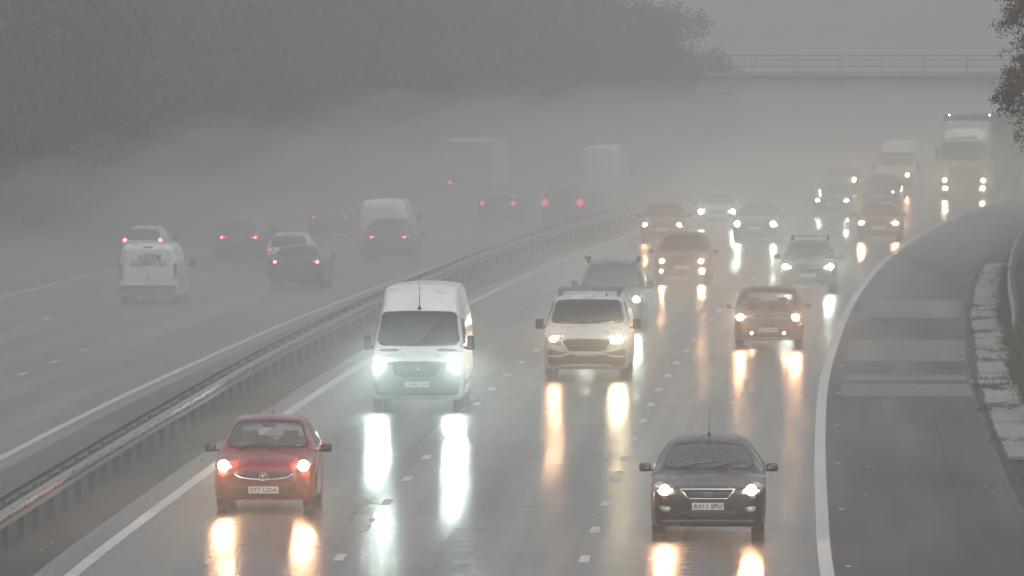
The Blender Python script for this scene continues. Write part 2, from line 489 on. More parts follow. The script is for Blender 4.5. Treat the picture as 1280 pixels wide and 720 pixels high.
# splice plates and bolts along the near rail
bm = bmesh.new()
for k in range(66):
    y = 142.6+3.2*k
    for zz in (0.49, 0.60, 0.72):
        p = P(-12.84 if zz != 0.60 else -12.905, y, zz)-o0; bx(bm, p, (0.03, 0.05, 0.03), bev=0.005)
o = bm_obj('bolts', bm, M['post'], bar); o['kind'] = 'stuff'

o1 = P(4.85, 262)
bar2 = empty('verge_barrier', o1)
tag(bar2, 'short pale roadside guard rail on the grass verge beside the drain slabs', 'guard rail')
def verge_beam():
    pr = w_profile(-1); pr2 = [(a+0.006, b) for a, b in pr[::-1]]; ring = pr+pr2; nr = len(ring)
    vs, fs = [], []; n = 120
    for i in range(n+1):
        y = 262+(430-262)*i/n
        dz = -0.35*(1-smooth(262, 268, y))
        for (a, b) in ring: vs.append(P(4.78+a, y, 0.48+b+dz+0.1)-o1)
    for i in range(n):
        for j in range(nr):
            a = i*nr+j; b = i*nr+(j+1) % nr; fs.append((a, b, b+nr, a+nr))
    fs.append(tuple(range(nr))); fs.append(tuple(range(n*nr, n*nr+nr))[::-1])
    return mesh_obj('rail', vs, fs, M['galv'], bar2, False)
verge_beam()
bm = bmesh.new(); bx(bm, (0, 0, 0.40), (0.09, 0.06, 0.86), bev=0.006)
vp = bm_obj('post', bm, M['post'], bar2)
for k in range(50):
    y = 265+3.2*k
    o = vp if k == 0 else vp.copy()
    if k: col.objects.link(o); o.parent = bar2
    o.location = P(4.86, y, 0.02)-o1

# ------------------------------------------------------------------ vehicles
class Body:
    """A lofted vehicle shell. Local axes: x to the viewer's right when the front faces the viewer, y from nose to tail, z up."""
    def __init__(s, L, W, top, belt, wide, roofw, bottom, crown=None, step=0.07, rad=0.35):
        s.L, s.W = L, W
        s.top, s.belt, s.wide, s.roofw, s.bottom = map(pchip, (top, belt, wide, roofw, bottom))
        s.crown = pchip(crown or [(0, 0.03), (L, 0.04)])
        s.step, s.rad = step, rad
        ys = [0, .012, .03, .06, .10, .15, .21]
        y = .21
        while y < L-.24: y += step; ys.append(min(y, L-.21))
        ys += [L-.15, L-.10, L-.06, L-.03, L-.012, L]
        s.ys = sorted(set(round(v, 4) for v in ys))
    def section(s, y, inset=0.0):
        W = s.wide(y)-inset; zt = s.top(y)-inset; zb = s.bottom(y)+inset*.5; zl = min(s.belt(y), zt-0.012)
        cr = s.crown(y); wt = min(s.roofw(y)-inset, W*0.985)
        pts = []
        h = zl-zb
        low = [(0.0, 0.935), (.06, .978), (.18, .992), (.35, .998), (.55, 1.0), (.75, .998), (.9, .992), (1.0, .985)]
        for t, k in low: pts.append((W*k, zb+h*t))
        B = Vector((W*.985, zl)); C = Vector((wt, zt-cr))
        Tm = s.rad
        d = (C-B).length
        a = C+(B-C)*min(0.5, 0.11/max(d, .01)) if d > 0.02 else B
        nside = 8
        for i in range(1, nside):
            t = i/nside
            p = B+(a-B)*t
            bulge = math.sin(math.pi*t)*0.018*min(1, d/.4)
            pts.append((p.x+bulge, p.y))
        e = Vector((wt*.84, zt-cr*(.84**2)))
        for i in range(0, 6):
            t = i/5
            p = a*(1-t)**2+C*2*t*(1-t)+e*t*t
            pts.append((p.x, p.y))
        for i in range(1, 9):
            x = wt*.84*(1-i/8)
            pts.append((x, zt-cr*(x/max(wt, .01))**2))
        return pts
    def grid(s, inset=0.0):
        rows = []
        for y in s.ys:
            yy = y
            if inset: yy = min(max(y, inset), s.L-inset)
            sec = s.section(y, inset)
            full = [Vector((x, yy, z)) for x, z in sec]+[Vector((-x, yy, z)) for x, z in sec[-2::-1]]
            rows.append(full)
        return rows
    def mesh(s, inset=0.0, holes=()):
        rows = s.grid(inset); n = len(rows[0])
        vs = [v for r in rows for v in r]; fs = []
        for i in range(len(rows)-1):
            for j in range(n-1):
                a = i*n+j; fs.append((a, a+n, a+n+1, a+1))
            fs.append((i*n+n-1, (i+1)*n+n-1, (i+1)*n, i*n))
        fs.append(tuple(range(n))); b = (len(rows)-1)*n; fs.append(tuple(range(b, b+n))[::-1])
        if holes:
            keep = []
            for f in fs:
                if len(f) > 4: keep.append(f); continue
                c = sum((vs[i] for i in f), Vector())/4
                nrm = (vs[f[1]]-vs[f[0]]).cross(vs[f[2]]-vs[f[0]])
                cut = False
                for (axis, poly, test) in holes:
                    if test(c) and inside(poly, (c.x, c.z) if axis == 'y' else (c.y, c.z)): cut = True; break
                if not cut: keep.append(f)
            fs = keep
        return vs, fs
    def bvh(s):
        vs, fs = s.mesh(); return BVHTree.FromPolygons(vs, fs)

def inside(poly, p):
    x, y = p; c = False; n = len(poly); j = n-1
    for i in range(n):
        xi, yi = poly[i]; xj, yj = poly[j]
        if (yi > y) != (yj > y) and x < (xj-xi)*(y-yi)/(yj-yi)+xi: c = not c
        j = i
    return c

def chaikin(poly, n=2, k=0.2):
    for _ in range(n):
        q = []
        for i in range(len(poly)):
            a = poly[i]; b = poly[(i+1) % len(poly)]
            q.append((a[0]+(b[0]-a[0])*k, a[1]+(b[1]-a[1])*k)); q.append((a[0]+(b[0]-a[0])*(1-k), a[1]+(b[1]-a[1])*(1-k)))
        poly = q
    return poly
def resample(poly, d):
    q = []
    for i in range(len(poly)):
        a = poly[i]; b = poly[(i+1) % len(poly)]
        ln = math.hypot(b[0]-a[0], b[1]-a[1]); n = max(1, int(math.ceil(ln/d)))
        for k in range(n): q.append((a[0]+(b[0]-a[0])*k/n, a[1]+(b[1]-a[1])*k/n))
    return q

class Vehicle:
    def __init__(s, name, body, m, px=None, py=None, rear=False, X=None, Y=None, label='', cat='car', group=None, turn=0.0, lane=None):
        s.b = body; s.m = m; s.rear = rear; s.far = False
        h = HC+0.5 if rear else HC
        if px is not None: X, Y = pix_ground(px, py, h)
        s.Y = Y
        th = math.atan(slope(Y))
        z = sag(Y)+(-0.5 if rear else 0.0)
        s.root = empty(name, (0, 0, 0))
        if not rear:
            s.root.rotation_euler = (0, 0, -th+turn); s.root.location = (X, Y, z)
        else:
            s.root.rotation_euler = (0, 0, math.pi-th+turn)
            d = Vector((math.sin(th-turn), math.cos(th-turn), 0))*body.L
            s.root.location = Vector((X, Y, z))+d
        tag(s.root, label, cat, group)
        s.tree = body.bvh(); s.holes = []
    # --- projections
    def hit(s, view, a, z):
        if view == 'f': o, d = Vector((a, -3, z)), Vector((0, 1, 0))
        elif view == 'r': o, d = Vector((a, s.b.L+3, z)), Vector((0, -1, 0))
        elif view == 's+': o, d = Vector((4, a, z)), Vector((-1, 0, 0))
        elif view == 's-': o, d = Vector((-4, a, z)), Vector((1, 0, 0))
        h = s.tree.ray_cast(o, d)
        if h[0] is not None: return h[0], -d
        guess = Vector((a, 0.25 if view == 'f' else s.b.L-.25, z)) if view in 'fr' else Vector((s.b.W if view == 's+' else -s.b.W, a, z))
        h = s.tree.find_nearest(guess)
        if view in 'fr': return Vector((a, h[0].y, z)), -d
        return Vector((h[0].x, a, z)), -d
    def patch(s, name, poly, m, view='f', proud=0.006, thick=0.035, rnd_=1, parent=None, grid=0.055, k=0.2, label=None):
        if rnd_: poly = chaikin(poly, rnd_, k)
        poly = resample(poly, grid)
        n = len(poly)
        pts = [Vector(p) for p in poly]
        xs = [p[0] for p in poly]; zs = [p[1] for p in poly]
        gx = min(xs)+grid/2
        while gx < max(xs):
            gz = min(zs)+grid/2
            while gz < max(zs):
                if inside(poly, (gx, gz)):
                    if min((gx-p[0])**2+(gz-p[1])**2 for p in poly) > (grid*.4)**2: pts.append(Vector((gx, gz)))
                gz += grid
            gx += grid
        edges = [(i, (i+1) % n) for i in range(n)]
        res = geometry.delaunay_2d_cdt(pts, edges, [], 1, 1e-5)
        v2, tri = res[0], res[2]
        bm = bmesh.new(); A = []; B = []
        for p in v2:
            q, nn = s.hit(view, p[0], p[1])
            A.append(bm.verts.new(q+nn*proud)); B.append(bm.verts.new(q-nn*thick))
        cnt = {}
        for f in tri:
            try: bm.faces.new([A[i] for i in f])
            except ValueError: continue
            for i in range(len(f)):
                e = (f[i], f[(i+1) % len(f)])
                cnt[e] = 1
        for (i, j) in list(cnt):
            if (j, i) not in cnt:
                try: bm.faces.new((A[i], B[i], B[j], A[j]))
                except ValueError: pass
        loose = [v for v in bm.verts if not v.link_faces]
        bmesh.ops.delete(bm, geom=loose, context='VERTS')
        o = bm_obj(name, bm, m, parent or s.root, True)
        if label: o['label'] = label
        return o
    def ring(s, name, outer, inner, m, view='f', proud=0.007, thick=0.03, nl=3):
        n = len(outer); bm = bmesh.new(); rows = []
        for l in range(nl+1):
            t = l/nl; row = []
            for i in range(n):
                a = outer[i][0]+(inner[i][0]-outer[i][0])*t; z = outer[i][1]+(inner[i][1]-outer[i][1])*t
                q, nn = s.hit(view, a, z); row.append(bm.verts.new(q+nn*(proud if 0 < l < nl else proud*.4-thick*.3)))
            rows.append(row)
        for l in range(nl):
            for i in range(n):
                bm.faces.new((rows[l][i], rows[l][(i+1) % n], rows[l+1][(i+1) % n], rows[l+1][i]))
        return bm_obj(name, bm, m, s.root, True)
    def both(s, name, poly, m, view='f', **kw):
        a = s.patch(name, poly, m, view, **kw)
        b = s.patch(name, [(-x, z) for x, z in poly][::-1], m, view, **kw)
        return a, b
    def sides(s, name, poly, m, **kw):
        return s.patch(name, poly, m, 's+', **kw), s.patch(name, poly, m, 's-', **kw)
    def body(s, name='body', lining=False):
        vs, fs = s.b.mesh(0.0, s.holes)
        o = mesh_obj(name, vs, fs, s.m, s.root, True)
        if lining:
            vs, fs = s.b.mesh(0.025, s.holes)
            mesh_obj('cabin_lining', vs, fs, M['cabin'], s.root, True)
        return o
    def lamp(s, parent, x, z, r, m, view='f', name='bulb', sx=1.0, sz=1.0, proud=0.02, depth=0.03):
        """a lit reflector: flat disc facing out, in an added hood that narrows its light"""
        q, nn = s.hit(view, x, z)
        sg = -1 if view == 'f' else 1
        if parent is not None and view in 'fr':
            ysl = [(v.co.y, (v.co.x-x)**2+(v.co.z-z)**2) for v in parent.data.vertices]
            near = [a for a, d in ysl if d < (r*1.15)**2]
            if near: q = Vector((q.x, (min(near) if view == 'f' else max(near)), q.z))
        bm = bmesh.new(); seg = 10
        c = bm.verts.new((x, q.y+sg*proud*.3, z))
        ring = [bm.verts.new((x+r*sx*math.cos(2*math.pi*k/seg), q.y+sg*proud*.3, z+r*sz*math.sin(2*math.pi*k/seg))) for k in range(seg)]
        back = [bm.verts.new((x+r*sx*math.cos(2*math.pi*k/seg), q.y-sg*depth, z+r*sz*math.sin(2*math.pi*k/seg))) for k in range(seg)]
        for k in range(seg):
            bm.faces.new((c, ring[k], ring[(k+1) % seg]))
        rim = bmesh.ops.extrude_edge_only(bm, edges=[e for e in bm.edges if len(e.link_faces) == 1])
        bmesh.ops.translate(bm, verts=[v for v in rim['geom'] if isinstance(v, bmesh.types.BMVert)], vec=(0, sg*min(.05, r*.6), 0))  # added black hood ahead of the disc, cuts its sideways light
        for vv in back: bm.verts.remove(vv)
        o = bm_obj(name, bm, m, parent or s.root, False)
        o.data.materials.append(M['plastic'])
        for p in o.data.polygons:
            if abs(p.normal.y) < .5: p.material_index = 1
            elif p.normal.y*sg < 0: p.flip()
        return o
    def plate(s, text, x, z, w=0.52, h=0.115, view='f', m=None, lab=None):
        q, nn = s.hit(view, x, z); qs = [s.hit(view, x+dx, z+dz)[0].y for dx in (-w/2, 0, w/2) for dz in (-h/2, h/2)]
        y = (min(qs) if view == 'f' else max(qs)); sg = -1 if view == 'f' else 1
        p = box_obj('number_plate', (x, y+sg*0.012, z), (w, 0.022, h), m or (M['plate'] if view == 'f' else M['plate_rear']), s.root, bev=0.004)
        if text:
            text_obj('lettering', text, 0.10, M['ink'], p, (x, y+sg*0.025, z-0.002), rot=(R(90), 0, 0 if view == 'f' else math.pi), width=w*.90)
        return p
    def mirrors(s, y, z, m, w=0.20, h=0.13, out=0.10, dep=0.12, view_x=None):
        for sg in (-1, 1):
            q, nn = s.hit('s+' if sg > 0 else 's-', y, z-0.04)
            x = q.x
            bm = bmesh.new()
            vs = bx(bm, (x+sg*(out*.5+w*.5), y, z), (w, dep, h), bev=min(w, dep, h)*.34)
            bx(bm, (x+sg*(out*.35), y, z-h*.32), (out*1.1, dep*.5, h*.25), bev=.01)
            bm_obj('mirror', bm, m, s.root, True)
    def wheels(s, r, yf, yr, w=0.20, detail=True, x=None):
        xx = (x if x is not None else s.b.W-0.128)
        prof = [(r*.60, -w/2), (r*.9, -w/2), (r*.975, -w*.40), (r, -w*.22), (r, w*.22), (r*.975, w*.40), (r*.9, w/2), (r*.60, w/2)]
        seg = 28
        vs, fs = [], []
        for k in range(seg):
            a = 2*math.pi*k/seg
            for (rr, t) in prof: vs.append((t, rr*math.cos(a), rr*math.sin(a)))
        n = len(prof)
        for k in range(seg):
            for j in range(n-1):
                a = k*n+j; b = ((k+1) % seg)*n+j; fs.append((a, b, b+1, a+1))
        me = bpy.data.meshes.new('tyre'); me.from_pydata(vs, [], fs); me.materials.append(M['rubber']); me.polygons.foreach_set('use_smooth', [True]*len(fs))
        bm = bmesh.new()
        bmesh.ops.create_cone(bm, cap_ends=True, segments=20, radius1=r*.61, radius2=r*.61, depth=w*.7, matrix=Matrix.Rotation(R(90), 4, 'Y'))
        for k in range(5):
            a = 2*math.pi*k/5
            bx(bm, (0, math.cos(a)*r*.32, math.sin(a)*r*.32), (w*.86, r*.5, r*.14), rot=None)
        rim = bpy.data.meshes.new('rim'); bm.to_mesh(rim); bm.free(); rim.materials.append(M['alloy'])
        for sg in (-1, 1):
            for yy in (yf, yr):
                h = bpy.data.objects.new('wheel', me); col.objects.link(h); h.parent = s.root; h.location = (sg*xx, yy, r)
                if detail:
                    c = bpy.data.objects.new('rim', rim); col.objects.link(c); c.parent = h
            for yy in (yf, yr):
                arc = [(yy+(r+.055)*math.cos(R(t)), r+(r+.055)*math.sin(R(t))) for t in range(-25, 206, 15)]
                if detail: s.patch('wheel_arch', arc, M['plastic'], 's+' if sg > 0 else 's-', proud=.004, thick=.02, rnd_=0, grid=.12)
    def wiper(s, x0, z0, x1, z1, parent=None):
        pts = []
        for i in range(6):
            t = i/5; q, nn = s.hit('f', x0+(x1-x0)*t, z0+(z1-z0)*t); pts.append(q+Vector((0, -0.022, 0.008)))
        bm = bmesh.new(); tube(bm, pts, 0.011, 5)
        q, nn = s.hit('f', x0+(x1-x0)*.45, z0+(z1-z0)*.45); b, _ = s.hit('f', x0-(x1-x0)*.12, z0-.02)
        tube(bm, [b+Vector((0, -.02, .01)), q+Vector((0, -.035, .02))], 0.014, 5)
        return bm_obj('wiper', bm, M['plastic'], s.root)
    def aerial(s, x, y, ln=0.45, lean=0.35, base=True):
        h = s.tree.ray_cast(Vector((x, y, 6)), Vector((0, 0, -1)))
        z = h[0].z
        bm = bmesh.new(); tube(bm, [(x, y, z-.01), (x, y+ln*lean, z+ln)], 0.007, 5, 0.004)
        bx(bm, (x, y, z+.01), (.05, .07, .05), bev=.012)
        return bm_obj('aerial', bm, M['plastic'], s.root)
    def glazing(s, yc, yt, yb=None, yrt=None, open_=False, wsi=0.91, side=None, lift=(0.03, -0.035), rlift=(0.03, -0.04)):
        """windscreen between cowl yc and header yt; rear window between roof edge yrt and yb; side windows = list of (y,z) polygons"""
        b = s.b
        def quad(ya, yt_, la, lt, k):
            za, zt = b.top(ya)+la, b.top(yt_)+lt
            def half(z, ya, yt_):
                lo, hi = ya, yt_
                for _ in range(30):
                    mid = (lo+hi)/2
                    if b.top(mid) < z: lo = mid
                    else: hi = mid
                sec = b.roofw(mid); return sec*k
            wa, wt = half(za, ya, yt_), half(zt, ya, yt_)
            return [(-wa, za), (-wa*.5, za-.012), (0, za-.016), (wa*.5, za-.012), (wa, za), (wt, zt), (wt*.5, zt+.018), (0, zt+.024), (-wt*.5, zt+.018), (-wt, zt)]
        def grow(poly, d):
            cx = sum(p[0] for p in poly)/len(poly); cz = sum(p[1] for p in poly)/len(poly)
            hw = max(abs(p[0]-cx) for p in poly); hz = max(abs(p[1]-cz) for p in poly)
            return [(cx+(p[0]-cx)*(1+d/hw), cz+(p[1]-cz)*(1+d/hz)) for p in poly]
        s.ws = quad(yc, yt, lift[0], lift[1], wsi)
        jobs = [('windscreen', s.ws, 'f')]
        if yb is not None:
            s.rw = quad(yb, yrt, rlift[0], rlift[1], wsi*.97); jobs.append(('rear_window', s.rw, 'r'))
        for nm, poly, view in jobs:
            poly = chaikin(poly, 2, .18)
            if open_:
                zc = min(p[1] for p in poly)
                ymid = b.L*.55
                s.holes.append(('y', grow(poly, -.012), (lambda c, v=view: c.y < ymid) if view == 'f' else (lambda c: c.y > ymid)))
                s.patch(nm, grow(poly, .02), M['glass'], view, proud=.004, thick=.0, rnd_=0, grid=.06)
                s.ring('window_seal', grow(poly, .035), grow(poly, -.035), M['frit'], view)
            else:
                s.patch('window_seal', grow(poly, .028), M['frit'], view, proud=.009, rnd_=0, grid=.06)
                s.patch(nm, poly, M['darkglass'], view, proud=.018, thick=.02, rnd_=0, grid=.06)
        for poly in (side or []):
            if open_:
                pl = resample(chaikin(poly, 2, .15), .06)
                s.holes.append(('x', grow(pl, -.01), lambda c: c.z > 0.5 and abs(c.x) > .35))
                for v in ('s+', 's-'):
                    s.patch('side_window', grow(pl, .015), M['glass'], v, proud=.004, thick=.0, rnd_=0)
                    s.ring('window_seal', grow(pl, .03), grow(pl, -.025), M['frit'], v)
            else:
                s.sides('side_window', chaikin(poly, 2, .15), M['darkglass'], proud=.008, thick=.02, rnd_=0, grid=.12)
    def interior(s, ydash, zdash, yseat, zseat, w):
        box_obj('dashboard', (0, ydash, zdash-.10), (w*1.5, .45, .18), M['cabin'], s.root, bev=.06)
        for x in (-.36, .36):
            bm = bmesh.new()
            bx(bm, (x, yseat, zseat+.30), (.48, .14, .62), rot=None, bev=.05); bx(bm, (x, yseat-.25, zseat), (.50, .55, .16), bev=.05)
            seat = bm_obj('seat', bm, M['seat'], s.root, True)
            bm = bmesh.new(); bx(bm, (x, yseat+.03, zseat+.70), (.27, .10, .17), bev=.04)
            bx(bm, (x, yseat+.03, zseat+.62), (.14, .03, .14))
            bm_obj('headrest', bm, M['seat'], seat, True)
        bm = bmesh.new(); bx(bm, (0, yseat+.92, zseat+.26), (1.2, .14, .5), bev=.05); bx(bm, (0, yseat+.62, zseat-.03), (1.2, .5, .14), bev=.04)
        for x in (-.4, 0, .4): bx(bm, (x, yseat+.95, zseat+.56), (.24, .09, .13), bev=.03)
        bm_obj('rear_seat', bm, M['seat'], s.root, True)
        q, nn = s.hit('f', 0, s.ws[6][1]-.07)
        bm = bmesh.new(); bx(bm, (0, q.y+.10, q.z-.01), (.24, .04, .07), bev=.015); tube(bm, [(0, q.y+.08, q.z), (0, q.y+.06, q.z+.07)], .012, 5)
        bm_obj('rear_view_mirror', bm, M['plastic'], s.root)
        bm = bmesh.new()   # steering wheel on the right-hand seat's side (viewer's left)
        c = Vector((-.36, ydash+.30, zdash-.04)); pts = []
        for k in range(17):
            a = 2*math.pi*k/16; pts.append(c+Vector((math.cos(a)*.18, -math.sin(a)*.07, math.sin(a)*.165)))
        tube(bm, pts, .016, 6)
        bm_obj('steering_wheel', bm, M['cabin'], s.root)
    def box_on(s, name, x, z, size, m, view='f', proud=0.0, parent=None, bev=0.01):
        q, nn = s.hit(view, x, z); sg = -1 if view == 'f' else 1
        return box_obj(name, (x, q.y+sg*proud, z), size, m, parent or s.root, bev=bev)

# ---- body plans
def hatch(L=4.0, W=0.87, H=1.48, hood=0.95, cowl=1.05, nose=0.70, step=.07, ws=0.85, zb=.20, rw=.675):
    yc = cowl
    return Body(L, W,
        top=[(0, nose-.06), (.03, nose), (.12, nose+.07), (.35, hood-.09), (.75, hood-.01), (yc, hood+.05), (yc+.10, hood+.105), (yc+ws, H-.075), (yc+ws+.25, H-.025), (yc+ws+.75, H), (L-.75, H-.055), (L-.45, H-.12), (L-.16, hood+.10), (L-.06, hood-.02), (L, .72)],
        belt=[(0, nose-.12), (.12, nose), (.4, nose+.10), (yc, hood-.05), (L-.6, hood+.02), (L-.1, hood-.05), (L, .66)],
        wide=[(0, W*.66), (.03, W*.78), (.1, W*.875), (.25, W*.95), (.6, W*.995), (1.2, W), (L-.9, W), (L-.3, W*.965), (L-.08, W*.9), (L, W*.80)],
        roofw=[(0, W*.6), (.03, W*.70), (.12, W*.78), (.35, W*.83), (yc, W*.86), (yc+ws, W*rw), (yc+ws+.9, W*(rw+.005)), (L-.6, W*(rw-.03)), (L-.16, W*.78), (L, W*.7)],
        bottom=[(0, .36), (.04, .25), (.14, zb), (L-.2, zb), (L-.05, .30), (L, .42)], crown=[(0, .02), (.3, .035), (yc, .05), (L-.5, .05), (L, .02)], step=step)
def saloon(L=4.75, W=0.94, H=1.50, hood=1.0, step=.07):
    yc = 1.28
    return Body(L, W,
        top=[(0, .72), (.03, .79), (.10, .84), (.35, .90), (.8, hood-.04), (yc, hood+.04), (yc+.12, hood+.09), (yc+.95, H-.115), (yc+1.25, H-.045), (yc+1.7, H), (yc+2.2, H-.025), (yc+2.5, H-.09), (L-.55, 1.16), (L-.3, 1.12), (L-.1, 1.06), (L-.03, .98), (L, .8)],
        belt=[(0, .62), (.12, .76), (.4, .84), (yc, hood-.05), (L-.9, hood+.02), (L-.15, .98), (L, .72)],
        wide=[(0, W*.70), (.03, W*.80), (.1, W*.885), (.25, W*.955), (.6, W*.995), (1.2, W), (L-1, W), (L-.3, W*.965), (L-.08, W*.9), (L, W*.8)],
        roofw=[(0, W*.62), (.03, W*.71), (.12, W*.79), (.35, W*.83), (yc, W*.85), (yc+.95, W*.635), (yc+1.7, W*.64), (yc+2.4, W*.62), (L-.55, W*.78), (L, W*.7)],
        bottom=[(0, .34), (.04, .24), (.14, .19), (L-.2, .2), (L-.05, .30), (L, .42)], crown=[(0, .02), (.3, .04), (yc, .055), (L-.5, .05), (L, .02)], step=step)
def estate(L=4.5, W=0.885, H=1.62, hood=1.02, step=.1, rake=.80):
    yc = 1.15
    return Body(L, W,
        top=[(0, .74), (.03, .82), (.10, .88), (.35, .95), (.8, hood-.02), (yc, hood+.05), (yc+.10, hood+.11), (yc+rake, H-.09), (yc+rake+.25, H-.03), (yc+rake+.8, H), (L-.6, H-.03), (L-.32, H-.09), (L-.10, hood+.05), (L-.04, hood-.06), (L, .72)],
        belt=[(0, .64), (.12, .80), (.4, .88), (yc, hood-.04), (L-.6, hood+.02), (L-.1, hood-.05), (L, .66)],
        wide=[(0, W*.72), (.03, W*.82), (.1, W*.895), (.25, W*.96), (.6, W*.995), (1.2, W), (L-.9, W), (L-.3, W*.97), (L-.08, W*.91), (L, W*.82)],
        roofw=[(0, W*.64), (.03, W*.72), (.12, W*.80), (.35, W*.84), (yc, W*.87), (yc+rake, W*.69), (yc+rake+.9, W*.70), (L-.5, W*.68), (L-.12, W*.8), (L, W*.74)],
        bottom=[(0, .38), (.04, .29), (.14, .24), (L-.2, .25), (L-.05, .34), (L, .45)], crown=[(0, .02), (.3, .035), (yc, .05), (L-.5, .05), (L, .02)], step=step)
def midvan(L=4.97, W=0.985, H=1.97, step=.08):
    return Body(L, W,
        top=[(0, .86), (.03, .95), (.10, 1.02), (.35, 1.12), (.70, 1.24), (.85, 1.29), (.95, 1.35), (1.62, 1.83), (1.85, 1.92), (2.3, H), (L-.3, H), (L-.10, H-.03), (L-.03, H-.08), (L, H-.16)],
        belt=[(0, .74), (.12, .92), (.4, 1.04), (.85, 1.20), (L-.3, 1.25), (L, 1.22)],
        wide=[(0, W*.74), (.03, W*.84), (.1, W*.91), (.25, W*.97), (.6, W), (L-.2, W), (L-.05, W*.98), (L, W*.94)],
        roofw=[(0, W*.66), (.03, W*.75), (.12, W*.83), (.35, W*.87), (.85, W*.90), (1.62, W*.78), (2.3, W*.80), (L-.1, W*.80), (L, W*.78)],
        bottom=[(0, .40), (.04, .28), (.14, .23), (L-.1, .26), (L, .36)], crown=[(0, .02), (.3, .03), (.9, .05), (L-.3, .06), (L, .05)], step=step)
def tallvan(L=5.9, W=1.0, H=2.70, step=.09):
    return Body(L, W,
        top=[(0, 1.02), (.03, 1.10), (.10, 1.16), (.35, 1.26), (.62, 1.36), (.72, 1.40), (.80, 1.46), (1.32, 2.10), (1.45, 2.24), (1.80, 2.52), (2.1, 2.63), (2.6, H), (L-.3, H), (L-.08, H-.03), (L, H-.10)],
        belt=[(0, .9), (.12, 1.08), (.4, 1.18), (.85, 1.28), (1.4, 1.45), (2.0, 1.7), (L-.3, 1.7), (L, 1.7)],
        wide=[(0, W*.80), (.03, W*.88), (.1, W*.935), (.25, W*.975), (.6, W), (L-.2, W), (L-.05, W*.985), (L, W*.95)],
        roofw=[(0, W*.72), (.03, W*.80), (.12, W*.86), (.35, W*.89), (.72, W*.90), (1.32, W*.83), (1.8, W*.78), (2.6, W*.80), (L, W*.80)],
        bottom=[(0, .42), (.04, .30), (.14, .25), (L-.1, .30), (L, .40)], crown=[(0, .02), (.3, .03), (.9, .04), (1.8, .06), (L-.3, .07), (L, .06)], step=step)

def star_badge(v, x, z, r, view='f'):
    q, nn = v.hit(view, x, z); y = q.y-.03
    bm = bmesh.new()
    pts = [(x+r*math.cos(2*math.pi*k/20), y, z+r*math.sin(2*math.pi*k/20)) for k in range(21)]
    tube(bm, pts, r*.10, 6)
    for a in (90, 210, 330): tube(bm, [(x, y, z), (x+r*math.cos(R(a)), y, z+r*math.sin(R(a)))], r*.16, 5, r*.05)
    return bm_obj('badge', bm, M['chrome'], v.root)
def ring_badge(v, x, z, r, view='f', kind='gryphon'):
    q, nn = v.hit(view, x, z); y = q.y-.03
    bm = bmesh.new()
    pts = [(x+r*math.cos(2*math.pi*k/20), y, z+r*math.sin(2*math.pi*k/20)) for k in range(21)]
    tube(bm, pts, r*.13, 6)
    # inner winged mark as simple strokes
    for (a, b) in (((-.45, .35), (.05, .62)), ((.05, .62), (.45, .25)), ((.45, .25), (.0, .0)), ((.0, .0), (.35, -.45)), ((-.45, .35), (-.05, .15)), ((-.05, .15), (-.45, -.2)), ((-.2, -.1), (.1, -.6))):
        tube(bm, [(x+a[0]*r, y, z+a[1]*r), (x+b[0]*r, y, z+b[1]*r)], r*.11, 5)
    return bm_obj('badge', bm, M['chrome'], v.root)
def oval_badge(v, x, z, w, h, text, view='f'):
    q, nn = v.hit(view, x, z); sg = -1 if view == 'f' else 1
    y = q.y+sg*.02
    def disc(a, b, yy0, yy1):
        bm = bmesh.new()
        A = [bm.verts.new((x+a*math.cos(2*math.pi*k/24), yy0, z+b*math.sin(2*math.pi*k/24))) for k in range(24)]
        B = [bm.verts.new((x+a*math.cos(2*math.pi*k/24), yy1, z+b*math.sin(2*math.pi*k/24))) for k in range(24)]
        bm.faces.new(A); bm.faces.new(B[::-1])
        for k in range(24): bm.faces.new((A[k], A[(k+1) % 24], B[(k+1) % 24], B[k]))
        return bm
    o = bm_obj('badge', disc(w/2, h/2, y, y-sg*.03), M['chrome'], v.root)
    bm_obj('badge_field', disc(w/2*.88, h/2*.84, y+sg*.003, y-sg*.02), M['blue'], o)
    text_obj('lettering', text, h*.72, M['chrome'], o, (x, y+sg*.006, z), rot=(R(90), 0, 0 if view == 'f' else math.pi), width=w*.55, shear=.25)
    return o

VEH = []
ONC = 'vehicles coming towards the camera'
AWAY = 'vehicles driving away on the far carriageway'

